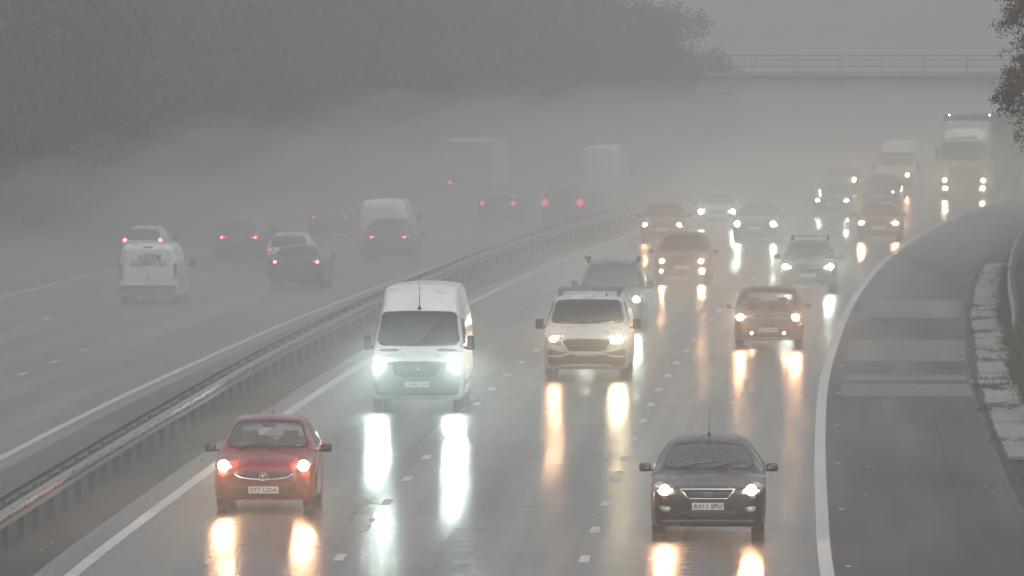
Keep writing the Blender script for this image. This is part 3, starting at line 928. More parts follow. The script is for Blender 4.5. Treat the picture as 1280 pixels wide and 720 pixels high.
# ============ 1. black saloon
def black_saloon():
    v = Vehicle('saloon_car', saloon(H=1.605, hood=1.035), M['black'], px=885, py=674, label='glossy black saloon nearest the camera, plate AV11 SPU, warm headlights', cat='car', group=ONC)
    v.glazing(1.28, 2.23, 4.20, 3.62, open_=True, wsi=.985, side=[[(1.95, 1.07), (2.75, 1.09), (2.75, 1.46), (2.45, 1.44)], [(2.83, 1.09), (3.55, 1.12), (3.62, 1.34), (3.2, 1.45), (2.83, 1.465)]])
    v.body(lining=True)
    v.interior(1.75, 1.06, 2.62, .52, .62)
    v.wheels(.325, .92, 3.75, .215)
    v.mirrors(1.78, 1.09, M['black'], w=.20, h=.14, out=.10)
    for hl in v.both('headlight', [(-.90, .86), (-.80, .915), (-.66, .88), (-.50, .735), (-.66, .70), (-.84, .74)], M['lens'], proud=.012):
        sg = 1 if hl.data.vertices[0].co.x > 0 else -1
        v.lamp(hl, sg*.705, .80, .082, M['lit_warm'])
    v.patch('grille', [(-.43, .80), (.43, .80), (.33, .655), (-.33, .655)], M['plastic'], proud=.008)
    v.patch('chrome_bar', [(-.45, .825), (.45, .825), (.44, .795), (-.44, .795)], M['chrome'], proud=.02, rnd_=0)
    for a in v.both('chrome_strip', [(-.445, .80), (-.415, .80), (-.315, .66), (-.345, .66)], M['chrome'], proud=.016, rnd_=0): pass
    v.patch('chrome_strip', [(-.335, .665), (.335, .665), (.33, .645), (-.33, .645)], M['chrome'], proud=.016, rnd_=0)
    for zz in (.69, .725, .76): v.patch('grille_bar', [(-.35, zz+.006), (.35, zz+.006), (.35, zz-.006), (-.35, zz-.006)], M['greyplastic'], proud=.014, rnd_=0, thick=.01)
    oval_badge(v, 0, .735, .17, .072, 'Ford')
    v.plate('AV11 SPU', 0, .53)
    v.patch('lower_intake', [(-.50, .46), (.50, .46), (.42, .34), (-.42, .34)], M['plastic'], proud=.006)
    v.both('fog_lamp', [(-.80, .535), (-.60, .52), (-.63, .43), (-.76, .44)], M['lens'], proud=.01)
    v.patch('front_lip', [(-.78, .31), (.78, .31), (.74, .255), (-.74, .255)], M['greyplastic'], proud=.02)
    v.wiper(-.42, 1.125, .16, 1.205); v.wiper(.12, 1.12, .62, 1.20)
    v.aerial(0, 2.75, .42, .25)
    v.sides('door_handle', [(2.62, .93), (2.80, .94), (2.80, .90), (2.62, .89)], M['chrome'], proud=.025)
    return v
black_saloon()

# ============ 2. red hatchback
def red_hatch():
    v = Vehicle('hatchback_car', hatch(L=4.02, W=.875, H=1.59, hood=1.0, nose=.76, cowl=1.02, ws=.88, rw=.70), M['red'], px=329, py=640, label='red hatchback beside the central barrier, plate S77 LDA, warm headlights', cat='car', group=ONC)
    v.glazing(1.02, 1.90, 3.86, 3.45, open_=True, wsi=.95, rlift=(.03, -.02), side=[[(1.70, 1.04), (2.55, 1.07), (2.55, 1.48), (2.20, 1.45)], [(2.62, 1.07), (3.25, 1.14), (3.30, 1.32), (2.95, 1.45), (2.62, 1.48)]])
    v.body(lining=True)
    v.interior(1.50, 1.00, 2.35, .52, .60)
    v.wheels(.305, .80, 3.32, .195)
    v.mirrors(1.55, 1.04, M['plastic'], w=.19, h=.14, out=.12)
    for hl in v.both('headlight', [(-.83, .80), (-.80, .90), (-.66, .885), (-.53, .76), (-.62, .71), (-.78, .70)], M['lens'], proud=.012):
        sg = 1 if hl.data.vertices[0].co.x > 0 else -1
        v.lamp(hl, sg*.69, .797, .092, M['lit_warm'])
    # chrome smile, badge, grille
    up = [(-.51, .665), (-.40, .60), (-.2, .572), (0, .567), (.2, .572), (.40, .60), (.51, .665)]
    lo = [(x, z-.03) for x, z in up]
    v.patch('upper_grille', [(-.52, .67), (.52, .67), (.42, .60), (.2, .555), (-.2, .555), (-.42, .60)], M['plastic'], proud=.007)
    v.patch('chrome_bar', up+lo[::-1], M['chrome'], proud=.022, rnd_=0)
    ring_badge(v, 0, .60, .07)
    v.plate('S77 LDA', 0, .375)
    v.patch('lower_intake', [(-.55, .46), (.55, .46), (.60, .36), (.46, .27), (-.46, .27), (-.60, .36)], M['plastic'], proud=.006)
    v.both('fog_lamp', [(-.76, .46), (-.64, .47), (-.64, .40), (-.74, .40)], M['plastic'], proud=.01)
    v.wiper(-.45, 1.075, .12, 1.13); v.wiper(.08, 1.075, .58, 1.13)
    v.sides('door_handle', [(2.30, .90), (2.48, .91), (2.48, .87), (2.30, .86)], M['red'], proud=.02)
    v.aerial(0, 3.1, .22, .9)
    return v
red_hatch()

# ============ 3. tall white van
def tall_white_van():
    v = Vehicle('panel_van', tallvan(), M['white'], px=521, py=514, label='tall white panel van with cool white headlights between red hatchback and silver van', cat='van', group=ONC)
    v.glazing(.74, 1.33, side=[[(1.15, 1.42), (1.95, 1.42), (1.95, 1.98), (1.60, 1.98)]], wsi=.985, lift=(.02, -.02))
    v.body()
    v.wheels(.345, 1.0, 4.75, .22)
    v.mirrors(1.12, 1.45, M['plastic'], w=.16, h=.32, out=.14)
    # dark lower face: grille and bumper with lamps set in
    v.patch('bumper', [(-.94, .98), (-.6, 1.085), (.6, 1.085), (.94, .98), (.93, .42), (.80, .34), (-.80, .34), (-.93, .42)], M['greyplastic'], proud=.022, grid=.05)
    v.patch('grille', [(-.55, 1.06), (.55, 1.06), (.46, .74), (-.46, .74)], M['plastic'], proud=.034, thick=.01)
    for zz in (.80, .88, .96): v.patch('grille_bar', [(-.46, zz+.01), (.46, zz+.01), (.46, zz-.01), (-.46, zz-.01)], M['greyplastic'], proud=.045, rnd_=0, thick=.008)
    for hl in v.both('headlight', [(-.95, .92), (-.90, 1.08), (-.64, 1.06), (-.66, .88), (-.82, .85)], M['lens'], proud=.034):
        sg = 1 if hl.data.vertices[0].co.x > 0 else -1
        v.lamp(hl, sg*.835, .98, .115, M['lit_cool'])
    v.both('air_slot', [(-.84, 1.33), (-.42, 1.335), (-.42, 1.285), (-.84, 1.28)], M['plastic'], proud=.01)
    star_badge(v, 0, .93, .095)
    v.plate('GV68 LLH', 0, .58)
    v.patch('lower_intake', [(-.50, .50), (.50, .50), (.46, .40), (-.46, .40)], M['plastic'], proud=.02)
    v.wiper(-.62, 1.45, -.12, 1.95); v.wiper(-.02, 1.44, .45, 1.93)
    v.sides('side_moulding', [(.9, .62), (5.6, .62), (5.6, .53), (.9, .53)], M['plastic'], proud=.02)
    # roof aerial above the windscreen
    q, nn = v.hit('f', 0, 2.20)
    bm = bmesh.new(); bx(bm, q+Vector((0, -.02, 0)), (.07, .06, .07), bev=.02); tube(bm, [q, q+Vector((0, .05, .50))], .012, 5, .006)
    bm_obj('aerial', bm, M['plastic'], v.root)
    return v
tall_white_van()

# ============ 4. silver mid van with roof rack
def silver_van():
    v = Vehicle('delivery_van', midvan(W=1.02), M['silver'], px=733, py=474, label='silver delivery van with a roof rack and warm headlights ahead of tall white van', cat='van', group=ONC)
    v.root['label'] = 'silver delivery van with a roof rack and black honeycomb grille in the middle lane'
    v.glazing(.87, 1.63, side=[[(1.45, 1.30), (2.2, 1.30), (2.2, 1.78), (1.9, 1.78)]], wsi=.955)
    v.body()
    v.wheels(.335, .95, 3.9, .215)
    v.mirrors(1.35, 1.27, M['plastic'], w=.19, h=.25, out=.13)
    hls = v.both('headlight', [(-.92, .86), (-.90, 1.03), (-.76, 1.05), (-.60, .93), (-.54, .84), (-.72, .80)], M['lens'], proud=.014)
    for hl in hls:
        sg = 1 if hl.data.vertices[0].co.x > 0 else -1
        v.lamp(hl, sg*.775, .955, .085 if sg > 0 else .068, M['lit_yellow'] if sg > 0 else M['lit_warm'])
        if sg > 0: v.lamp(hl, .655, .875, .03, M['lit_yellow'], sx=2.6, sz=.8, name='running_lamp')
    v.patch('grille', [(-.50, .955), (.50, .955), (.58, .86), (.44, .66), (-.44, .66), (-.58, .86)], M['plastic'], proud=.016)
    v.patch('grille_bar', [(-.5, .80), (.5, .80), (.5, .775), (-.5, .775)], M['greyplastic'], proud=.026, rnd_=0, thick=.01)
    v.patch('grille_bar', [(-.47, .72), (.47, .72), (.47, .70), (-.47, .70)], M['greyplastic'], proud=.026, rnd_=0, thick=.01)
    for a in v.both('chrome_strip', [(-.60, .87), (-.57, .88), (-.43, .665), (-.47, .65)], M['chrome'], proud=.022, rnd_=0): pass
    oval_badge(v, 0, .91, .20, .08, 'Ford')
    v.patch('bumper', [(-.93, .74), (-.66, .66), (-.40, .625), (.40, .625), (.66, .66), (.93, .74), (.92, .40), (.84, .30), (-.84, .30), (-.92, .40)], M['plastic'], proud=.02)
    v.patch('bumper_wing', [(-.95, .56), (-.62, .56), (-.42, .62), (.42, .62), (.62, .56), (.95, .56), (.93, .52), (.62, .51), (.42, .575), (-.42, .575), (-.62, .51), (-.93, .52)], M['silver'], proud=.036, rnd_=0)
    v.plate('NK19 OUE', 0, .60)
    v.both('fog_lamp', [(-.84, .47), (-.66, .47), (-.68, .39), (-.82, .39)], M['plastic'], proud=.016)
    v.patch('skid_plate', [(-.62, .345), (.62, .345), (.56, .29), (-.56, .29)], M['silver'], proud=.03)
    v.wiper(-.60, 1.36, -.05, 1.43); v.wiper(.0, 1.355, .52, 1.43)
    bm = bmesh.new()
    for yy in (2.05, 3.1, 4.2):
        tube(bm, [(-.72, yy, 2.06), (.72, yy, 2.06)], .022, 6)
        for sg in (-1, 1): bx(bm, (sg*.70, yy, 1.985), (.06, .08, .19), bev=.01)
    for sg in (-1, 1): tube(bm, [(sg*.70, 2.0, 2.075), (sg*.70, 4.3, 2.075)], .018, 6)
    bm_obj('roof_rack', bm, M['galv'], v.root)
    v.aerial(.42, 1.95, .22, .5)
    return v
silver_van()

# ============ 5. dark off-roader behind the silver van
def dark_offroader():
    b = estate(L=4.7, W=.93, H=1.90, hood=1.16, step=.1, rake=.55)
    v = Vehicle('offroad_car', b, M['black'], px=763, py=414, label='dark off-road car with roof bars half hidden behind silver van', cat='car', group=ONC)
    v.glazing(1.15, 1.70, wsi=.98, side=[[(1.7, 1.2), (2.4, 1.2), (2.4, 1.75), (1.95, 1.75)], [(2.5, 1.2), (3.3, 1.2), (3.3, 1.75), (2.5, 1.75)]])
    v.body(); v.wheels(.36, .95, 3.75, .23, detail=False)
    v.mirrors(1.5, 1.24, M['plastic'], w=.20, h=.22, out=.08)
    hls = v.both('headlight', [(-.84, .78), (-.84, .98), (-.60, .98), (-.60, .78)], M['lens'], proud=.014)
    for hl in hls:
        sg = 1 if hl.data.vertices[0].co.x > 0 else -1
        v.lamp(hl, sg*.71, .87, .078, M['lit_pale'])
    v.patch('grille', [(-.55, .97), (.55, .97), (.55, .76), (-.55, .76)], M['plastic'], proud=.012)
    v.patch('bumper', [(-.88, .62), (.88, .62), (.86, .42), (-.86, .42)], M['plastic'], proud=.02)
    v.plate('', 0, .60)
    bm = bmesh.new()
    for sg in (-1, 1):
        tube(bm, [(sg*.70, 1.85, 1.90), (sg*.70, 3.6, 1.90)], .022, 6)
        for yy in (1.95, 3.2): bx(bm, (sg*.68, yy, 1.90), (.06, .08, .18), bev=.01)
    bm_obj('roof_bars', bm, M['plastic'], v.root)
    # tied ends of the roof load standing up at the front corners
    for sg in (-1, 1):
        bm = bmesh.new(); tube(bm, [(sg*.66, 1.95, 1.86), (sg*.70, 1.93, 1.93), (sg*.76, 1.92, 2.0)], .055 if sg > 0 else .035, 8)
        bm_obj('carrier_clamp', bm, M['plastic'], v.root, True)
    return v
dark_offroader()

# ============ 6. small retro hatch with round lamps
def mini_hatch():
    b = hatch(L=3.72, W=.895, H=1.57, hood=1.0, nose=.78, cowl=.95, ws=.50, rw=.79)
    v = Vehicle('hatchback_car', b, M['darkblue'], px=960, py=435, label='small dark blue hatchback with round headlights and two lit fog lamps, behind black saloon', cat='car', group=ONC)
    v.glazing(.95, 1.50, 3.58, 3.15, open_=True, wsi=.93, rlift=(.03, -.02), side=[[(1.35, 1.05), (2.3, 1.06), (2.3, 1.40), (1.66, 1.39)], [(2.38, 1.06), (3.0, 1.09), (3.0, 1.37), (2.38, 1.40)]])
    v.body(lining=True); v.interior(1.32, 1.02, 2.05, .48, .58)
    v.wheels(.30, .72, 3.15, .19)
    v.mirrors(1.35, 1.05, M['darkblue'], w=.17, h=.125, out=.13)
    for sg in (-1, 1):
        c = [(sg*.72+.135*math.cos(2*math.pi*k/16), .80+.125*math.sin(2*math.pi*k/16)) for k in range(16)]
        hl = v.patch('headlight', c, M['lens'], proud=.016, rnd_=0)
        v.lamp(hl, sg*.72, .80, .082, M['lit_warm'])
        c = [(sg*.42+.045*math.cos(2*math.pi*k/12), .385+.045*math.sin(2*math.pi*k/12)) for k in range(12)]
        fl = v.patch('fog_lamp', c, M['lens'], proud=.016, rnd_=0, grid=.03)
        v.lamp(fl, sg*.42, .385, .026, M['lit_warm_small'])
    v.patch('grille', [(-.42, .76), (.42, .76), (.45, .66), (.30, .56), (-.30, .56), (-.45, .66)], M['plastic'], proud=.01)
    v.patch('chrome_strip', [(-.43, .785), (.43, .785), (.42, .765), (-.42, .765)], M['chrome'], proud=.016, rnd_=0)
    v.patch('grille_bar', [(-.44, .67), (.44, .67), (.42, .655), (-.42, .655)], M['greyplastic'], proud=.016, rnd_=0)
    v.plate('BC57 DDD', 0, .47, w=.50)
    v.patch('lower_intake', [(-.50, .38), (.50, .38), (.44, .26), (-.44, .26)], M['plastic'], proud=.008)
    v.patch('front_lip', [(-.70, .27), (.70, .27), (.66, .225), (-.66, .225)], M['silver'], proud=.018)
    v.wiper(-.45, 1.075, .05, 1.115); v.wiper(.05, 1.075, .5, 1.115)
    v.aerial(-.42, 1.75, .18, .5)
    return v
mini_hatch()

# ============ 7. grey estate with roof rails and swept lamps
def rail_estate():
    b = estate(L=4.5, W=.875, H=1.60, hood=1.03, step=.09)
    v = Vehicle('estate_car', b, M['olive'], px=1010, py=366, label='grey estate car with raised roof rails and pale white headlights, behind small dark hatchback', cat='car', group=ONC)
    v.glazing(1.15, 1.95, wsi=.93, side=[[(1.75, 1.07), (2.5, 1.08), (2.5, 1.47), (2.2, 1.47)], [(2.6, 1.08), (3.6, 1.1), (3.6, 1.45), (2.6, 1.47)]])
    v.body(); v.wheels(.33, .9, 3.5, .21, detail=False)
    v.mirrors(1.6, 1.10, M['plastic'], w=.20, h=.14, out=.12)
    for hl in v.both('headlight', [(-.84, .96), (-.80, .80), (-.62, .76), (-.50, .74), (-.58, .84)], M['lens'], proud=.012):
        sg = 1 if hl.data.vertices[0].co.x > 0 else -1
        v.lamp(hl, sg*.705, .825, .078, M['lit_pale'], sx=1.15)
        v.lamp(hl, sg*.60, .80, .04, M['lit_pale'], sx=1.8, sz=.7, name='running_lamp')
    v.patch('grille', [(-.45, .86), (.45, .86), (.36, .70), (-.36, .70)], M['plastic'], proud=.01)
    v.patch('grille_bar', [(-.43, .79), (.43, .79), (.42, .765), (-.42, .765)], M['chrome'], proud=.018, rnd_=0)
    v.plate('KN16 EZU', 0, .56)
    v.patch('lower_intake', [(-.60, .48), (.60, .48), (.52, .34), (-.52, .34)], M['plastic'], proud=.008)
    v.wiper(-.45, 1.14, .1, 1.20); v.wiper(.05, 1.14, .55, 1.20)
    for sg in (-1, 1):
        bm = bmesh.new(); tube(bm, [(sg*.56, 2.0, 1.60), (sg*.56, 2.15, 1.72), (sg*.56, 3.9, 1.72), (sg*.56, 4.05, 1.58)], .03, 6)
        bm_obj('roof_rail', bm, M['plastic'], v.root)
    bm = bmesh.new(); tube(bm, [(-.56, 2.4, 1.74), (.56, 2.4, 1.74)], .018, 6); bm_obj('roof_bar', bm, M['plastic'], v.root)
    return v
rail_estate()

# ============ generic oncoming cars, soft in the haze
def generic_front(body, paint_m, px, py, label, lit, name='car', hx=.66, hz=.70, r=.075, fog=None, lamps=(1, 1), cat='car', extra=None, sx=1.0):
    v = Vehicle(name, body, paint_m, px=px, py=py, label=label, cat=cat, group=ONC)
    yc = 1.05 if body.L < 4.2 else 1.15
    if body.H_ == 'saloon': v.glazing(1.28, 2.23, wsi=.93, side=[[(1.95, 1.03), (2.75, 1.05), (2.75, 1.40), (2.45, 1.385)], [(2.83, 1.05), (3.55, 1.08), (3.2, 1.40), (2.83, 1.405)]])
    elif body.H_ == 'estate': v.glazing(1.15, 1.95, wsi=.93, side=[[(1.75, 1.07), (2.5, 1.08), (2.5, 1.45), (2.2, 1.45)], [(2.6, 1.08), (3.6, 1.1), (3.6, 1.43), (2.6, 1.45)]])
    else: v.glazing(1.05, 1.90, wsi=.93, side=[[(1.70, 1.0), (2.55, 1.03), (2.55, 1.36), (2.20, 1.34)], [(2.62, 1.03), (3.25, 1.06), (2.95, 1.34), (2.62, 1.36)]])
    v.body(); v.wheels(.32, .88, body.L-.85, .2, detail=False)
    v.mirrors(1.55, 1.03, M['plastic'], w=.19, h=.14, out=.11)
    W = body.W
    for hl in v.both('headlight', [(-hx-.16, hz+.04), (-hx-.08, hz+.11), (-hx+.08, hz+.08), (-hx+.16, hz-.03), (-hx, hz-.09), (-hx-.14, hz-.07)], M['lens'], proud=.012):
        sg = 1 if hl.data.vertices[0].co.x > 0 else -1
        if lamps[0 if sg < 0 else 1]: v.lamp(hl, sg*hx, hz, r, M[lit], sx=sx)
    v.patch('grille', [(-.42, hz+.08), (.42, hz+.08), (.34, hz-.07), (-.34, hz-.07)], M['plastic'], proud=.01)
    v.patch('lower_intake', [(-.52, .46), (.52, .46), (.45, .32), (-.45, .32)], M['plastic'], proud=.008)
    v.plate('', 0, .54)
    if fog:
        for sg, rr, mm in fog:
            c = [(sg*.66+.05*math.cos(2*math.pi*k/12), .42+.05*math.sin(2*math.pi*k/12)) for k in range(12)]
            fl = v.patch('fog_lamp', c, M['lens'], proud=.016, rnd_=0, grid=.04)
            v.lamp(fl, sg*.66, .42, rr, M[mm])
    return v
def G(kind, **kw):
    b = {'saloon': saloon, 'estate': estate, 'hatch': hatch}[kind](step=.13, **kw); b.H_ = kind; return b

generic_front(G('estate', W=.92, H=1.66, L=4.6), M['grey'], 852, 355, 'dark hazy sport utility car with four warm lamps stacked in pairs behind dark off-roader', 'lit_warm', name='sport_utility_car', hx=.63, hz=.74, r=.06, fog=[(-1, .05, 'lit_warm_small'), (1, .085, 'lit_warm')])
generic_front(G('hatch', W=.88, H=1.50), M['grey'], 1098, 302, 'dim grey hatchback with warm almond headlights beside the white edge line', 'lit_warm', name='hatchback_car', hx=.66, hz=.72, r=.07, sx=1.5)
generic_front(G('saloon', W=.90, H=1.48), M['grey'], 944, 303, 'hazy saloon with greenish white headlights in the middle lane', 'lit_pale', name='saloon_car', hx=.70, hz=.72, r=.10)
generic_front(G('hatch', W=.88, H=1.50), M['silver'], 896, 286, 'fog bound hatchback with pale white headlights just beyond the hazy saloon', 'lit_pale', name='hatchback_car', hx=.66, hz=.71, r=.095)
generic_front(G('hatch', W=.88, H=1.52), M['grey'], 827.5, 304, 'fog bound car with small orange headlights closest to the barrier', 'lit_warm', name='hatchback_car', hx=.665, hz=.71, r=.07)
c12 = generic_front(G('saloon', W=.87, H=1.48), M['darkblue'], 1040, 271, 'small dark saloon with white headlights left of the dim grey hatchback', 'lit_pale', name='saloon_car', hx=.63, hz=.72, r=.065, sx=1.3)
hl = c12.patch('side_lamp', [(-.66, 1.10), (-.58, 1.10), (-.58, 1.16), (-.66, 1.16)], M['lens'], proud=.015, rnd_=0, grid=.04)
c12.lamp(hl, -.62, 1.13, .035, M['lit_warm'])
generic_front(G('hatch', W=.86, H=1.48), M['black'], 1101, 259, 'murky black hatchback with one small lit lamp ahead of a tall pale van', 'lit_warm', name='hatchback_car', hx=.56, hz=.70, r=.032, lamps=(0, 1))
generic_front(G('estate', W=.93, H=1.62, L=4.6), M['black'], 1049, 250, 'murky estate car with a single bright orange lamp behind small dark saloon', 'lit_warm', name='estate_car', hx=.70, hz=1.0, r=.10, lamps=(0, 1))

def far_van():
    b = tallvan(step=.15)
    v = Vehicle('panel_van', b, M['white'], px=1119, py=243, label='distant pale panel van with one orange headlight beside the lorry', cat='van', group=ONC)
    v.glazing(.74, 1.33, side=[[(1.15, 1.42), (1.95, 1.42), (1.95, 1.98), (1.60, 1.98)]], wsi=.985)
    v.body(); v.wheels(.345, 1.0, 4.75, .22, detail=False)
    v.mirrors(1.12, 1.45, M['plastic'], w=.16, h=.32, out=.14)
    v.patch('bumper', [(-.94, .98), (-.6, 1.085), (.6, 1.085), (.94, .98), (.93, .42), (.80, .34), (-.80, .34), (-.93, .42)], M['greyplastic'], proud=.01, grid=.1)
    for hl in v.both('headlight', [(-.93, .90), (-.90, 1.06), (-.62, 1.04), (-.62, .88)], M['lens'], proud=.02):
        sg = 1 if hl.data.vertices[0].co.x > 0 else -1
        if sg > 0: v.lamp(hl, sg*.60, .99, .10, M['lit_warm'])
far_van()

# ============ lorry
def lorry():
    X, Y = pix_ground(1205, 250)
    th = math.atan(slope(Y))
    root = empty('lorry', (X, Y, sag(Y)), -th-.05)
    tag(root, 'articulated lorry with pale roof sign and grey curtain trailer beside the shoulder', 'lorry', ONC)
    W = 1.24
    # cab: lofted shell of its own
    b = Body(2.3, W, top=[(0, 2.72), (.03, 2.80), (.12, 2.92), (.45, 3.45), (.8, 3.72), (1.2, 3.80), (2.2, 3.82), (2.3, 3.80)],
             belt=[(0, 1.6), (2.3, 1.6)], wide=[(0, W*.90), (.03, W*.94), (.12, W*.98), (.3, W), (2.3, W)],
             roofw=[(0, W*.84), (.12, W*.90), (.5, W*.88), (2.3, W*.90)], bottom=[(0, .45), (.1, .34), (2.3, .5)], crown=[(0, .03), (2.3, .05)], step=.15)
    class V2(Vehicle):
        def __init__(s): s.b = b; s.root = root; s.tree = b.bvh(); s.holes = []; s.m = M['cabgrey']
    v = V2(); v.body('cab')
    v.patch('windscreen', [(-1.10, 1.92), (1.10, 1.92), (1.08, 2.66), (-1.08, 2.66)], M['darkglass'], proud=.012)
    v.patch('sun_visor', [(-1.08, 2.80), (1.08, 2.80), (1.06, 2.68), (-1.06, 2.68)], M['plastic'], proud=.12)
    s = v.patch('roof_sign', [(-1.02, 2.86), (1.02, 2.86), (.92, 3.44), (-.92, 3.44)], M['white'], proud=.02)
    y = min(q.co.y for q in s.data.vertices)
    q0, _ = v.hit('f', 0, 3.0)
    text_obj('lettering', 'TRANSPORT', .24, M['ink'], s, (0, q0.y-.07, 2.98), rot=(R(62), 0, 0), width=1.25)
    v.patch('grille', [(-.80, 1.55), (.80, 1.55), (.72, .72), (-.72, .72)], M['plastic'], proud=.012, grid=.12)
    for zz in (.9, 1.08, 1.26, 1.44): v.patch('grille_bar', [(-.78, zz+.03), (.78, zz+.03), (.78, zz-.03), (-.78, zz-.03)], M['greyplastic'], proud=.03, rnd_=0, thick=.01)
    v.patch('badge_panel', [(-.85, 1.80), (.85, 1.80), (.85, 1.62), (-.85, 1.62)], M['silver'], proud=.02)
    v.patch('bumper', [(-1.15, .70), (1.15, .70), (1.12, .38), (-1.12, .38)], M['greyplastic'], proud=.03)
    for hl in v.both('headlight', [(-1.12, 1.06), (-.80, 1.02), (-.80, .62), (-1.12, .60)], M['lens'], proud=.035):
        sg = 1 if hl.data.vertices[0].co.x > 0 else -1
        v.lamp(hl, sg*.93, .95, .085, M['lit_yellow'], sx=1.2); v.lamp(hl, sg*.91, .58, .08, M['lit_yellow'], sx=1.4)
    v.mirrors(.35, 2.25, M['plastic'], w=.20, h=.62, out=.12)
    v.sides('side_window', [(.35, 1.95), (1.2, 1.95), (1.2, 2.6), (.55, 2.6)], M['darkglass'], proud=.01)
    v.wheels(.5, 1.35, 4.6, .3, detail=False, x=1.08)
    tr = box_obj('trailer', (0, 9.2, 2.52), (2.54, 13.2, 3.05), M['curtain'], root, bev=.04)
    box_obj('headboard', (0, 2.56, 3.92), (2.50, .06, .34), M['greyplastic'], tr)
    for x in (-.98, .98):
        bm = bmesh.new(); bmesh.ops.create_icosphere(bm, subdivisions=1, radius=.05, matrix=Matrix.Translation((x, 2.50, 4.08)))
        bm_obj('marker_lamp', bm, M['lit_marker'], tr)
    for yy in (11.5, 12.8, 14.1):
        for sg in (-1, 1):
            bm = bmesh.new(); bmesh.ops.create_cone(bm, cap_ends=True, segments=20, radius1=.5, radius2=.5, depth=.3, matrix=Matrix.Translation((sg*1.08, yy, .5)) @ Matrix.Rotation(R(90), 4, 'Y'))
            bm_obj('wheel', bm, M['rubber'], root)
    bm = bmesh.new()
    for sg in (-1, 1): bx(bm, (sg*.45, 8.2, .92), (.14, 14, .22))
    bx(bm, (0, 9, .62), (2.4, 3.2, .45), bev=.03)
    bm_obj('chassis', bm, M['plastic'], root)
lorry()

# ============ far carriageway: vehicles seen from behind
def rear_car(kind, paint_m, px, py, label, name, lx=.68, lz=.92, tall=False, bright=True, size=(.16, .05), shape=None, glass=True, rails=False, Y=None, **kw):
    body = G(kind, **kw)
    v = Vehicle(name, body, paint_m, px=px, py=py, rear=True, label=label, cat='car', group=AWAY)
    if kind == 'saloon': v.glazing(1.28, 2.23, 4.20, 3.62, wsi=.93)
    elif kind == 'estate': v.glazing(1.15, 1.95, body.L-.09, body.L-.38, wsi=.95, rlift=(.03, -.02))
    else: v.glazing(1.05, 1.90, body.L-.12, body.L-.50, wsi=.95, rlift=(.03, -.01))
    L = body.L
    v.body(); v.wheels(.33, .88, L-.85, .21, detail=False); v.mirrors(1.6, 1.04, M['plastic'], w=.20, h=.14, out=.11)
    a, h = size
    for tl in v.both('tail_light', [(-lx-a, lz-h*1.3), (-lx-a*.9, lz+h*1.4), (-lx+a*.6, lz+h), (-lx+a, lz-h*.8)], M['redlens'], view='r', proud=.012, rnd_=1):
        sg = 1 if tl.data.vertices[0].co.x > 0 else -1
        v.lamp(tl, sg*(lx+a*.35), lz, h*1.05, M['lit_red_bright' if bright else 'lit_red'], view='r', sx=1.0)
        v.lamp(tl, sg*(lx-a*.1), lz-.005, h*.6, M['lit_red'], view='r', sx=a/h*1.1, name='tail_strip')
    v.plate('', 0, .74 if kind != 'saloon' else .62, view='r')
    v.patch('rear_bumper', [(-.78, .60), (.78, .60), (.76, .34), (-.76, .34)], M['plastic'], view='r', proud=.03)
    if rails:
        for sg in (-1, 1):
            bm = bmesh.new(); tube(bm, [(sg*.6, 2.0, body.top(2.2)-.02), (sg*.6, 2.2, body.top(2.2)+.06), (sg*.6, L-.8, body.top(2.2)+.06), (sg*.6, L-.6, body.top(2.2)-.06)], .022, 6)
            bm_obj('roof_rail', bm, M['plastic'], v.root)
    return v

def cargo_rear(v, tl_x, tl_z0, tl_z1):
    pass

def lettered_van():
    b = midvan(L=4.9, W=.97, H=1.96, step=.12)
    v = Vehicle('panel_van', b, M['white'], px=185, py=381, rear=True, label='white panel van with slanted dark lettering on its rear doors', cat='van', group=AWAY)
    v.glazing(.87, 1.63, side=[[(1.45, 1.30), (2.2, 1.30), (2.2, 1.78), (1.9, 1.78)]], wsi=.955)
    v.body(); v.wheels(.33, .95, 3.85, .21, detail=False); v.mirrors(1.35, 1.27, M['plastic'], w=.19, h=.25, out=.13)
    d = v.patch('rear_door', [(-.80, .62), (.80, .62), (.76, 1.80), (-.76, 1.80)], M['white'], view='r', proud=.03, rnd_=0)
    yb = max(q.co.y for q in d.data.vertices)
    text_obj('lettering', 'ASSEM', .30, M['ink'], d, (-.02, yb+.004, 1.50), rot=(R(90), 0, math.pi), width=.80, shear=.35)
    text_obj('lettering', 'ASSEMWALL', .26, M['ink'], d, (0, yb+.004, 1.30), rot=(R(90), 0, math.pi), width=1.22, shear=.35)
    v.patch('door_gap', [(-.012, .64), (.012, .64), (.012, 1.12), (-.012, 1.12)], M['plastic'], view='r', proud=.036, rnd_=0, thick=.01)
    v.both('tail_light', [(-.95, .95), (-.83, .95), (-.82, 1.35), (-.92, 1.35)], M['redlens'], view='r', proud=.03)
    v.patch('high_stop_lamp', [(-.14, 1.86), (.14, 1.86), (.14, 1.82), (-.14, 1.82)], M['redlens'], view='r', proud=.015, rnd_=0)
    v.patch('rear_bumper', [(-.92, .62), (.92, .62), (.90, .36), (-.90, .36)], M['greyplastic'], view='r', proud=.04)
    v.patch('bumper_step', [(-.86, .66), (.86, .66), (.86, .60), (-.86, .60)], M['silver'], view='r', proud=.06)
    v.both('door_hinge', [(-.93, .86), (-.80, .86), (-.80, .90), (-.93, .90)], M['plastic'], view='r', proud=.03)
lettered_van()
rear_car('hatch', M['silver'], 178, 334, 'pale hatchback with lit tail lamps just beyond the lettered van', 'hatchback_car', lx=.62, lz=1.0, size=(.10, .07), H=1.52)
rear_car('estate', M['grey'], 298, 325, 'hazy dark estate with two red tail lamps right of the lettered van', 'estate_car', lx=.58, lz=.86, size=(.17, .05), W=.92, H=1.58, L=4.6)
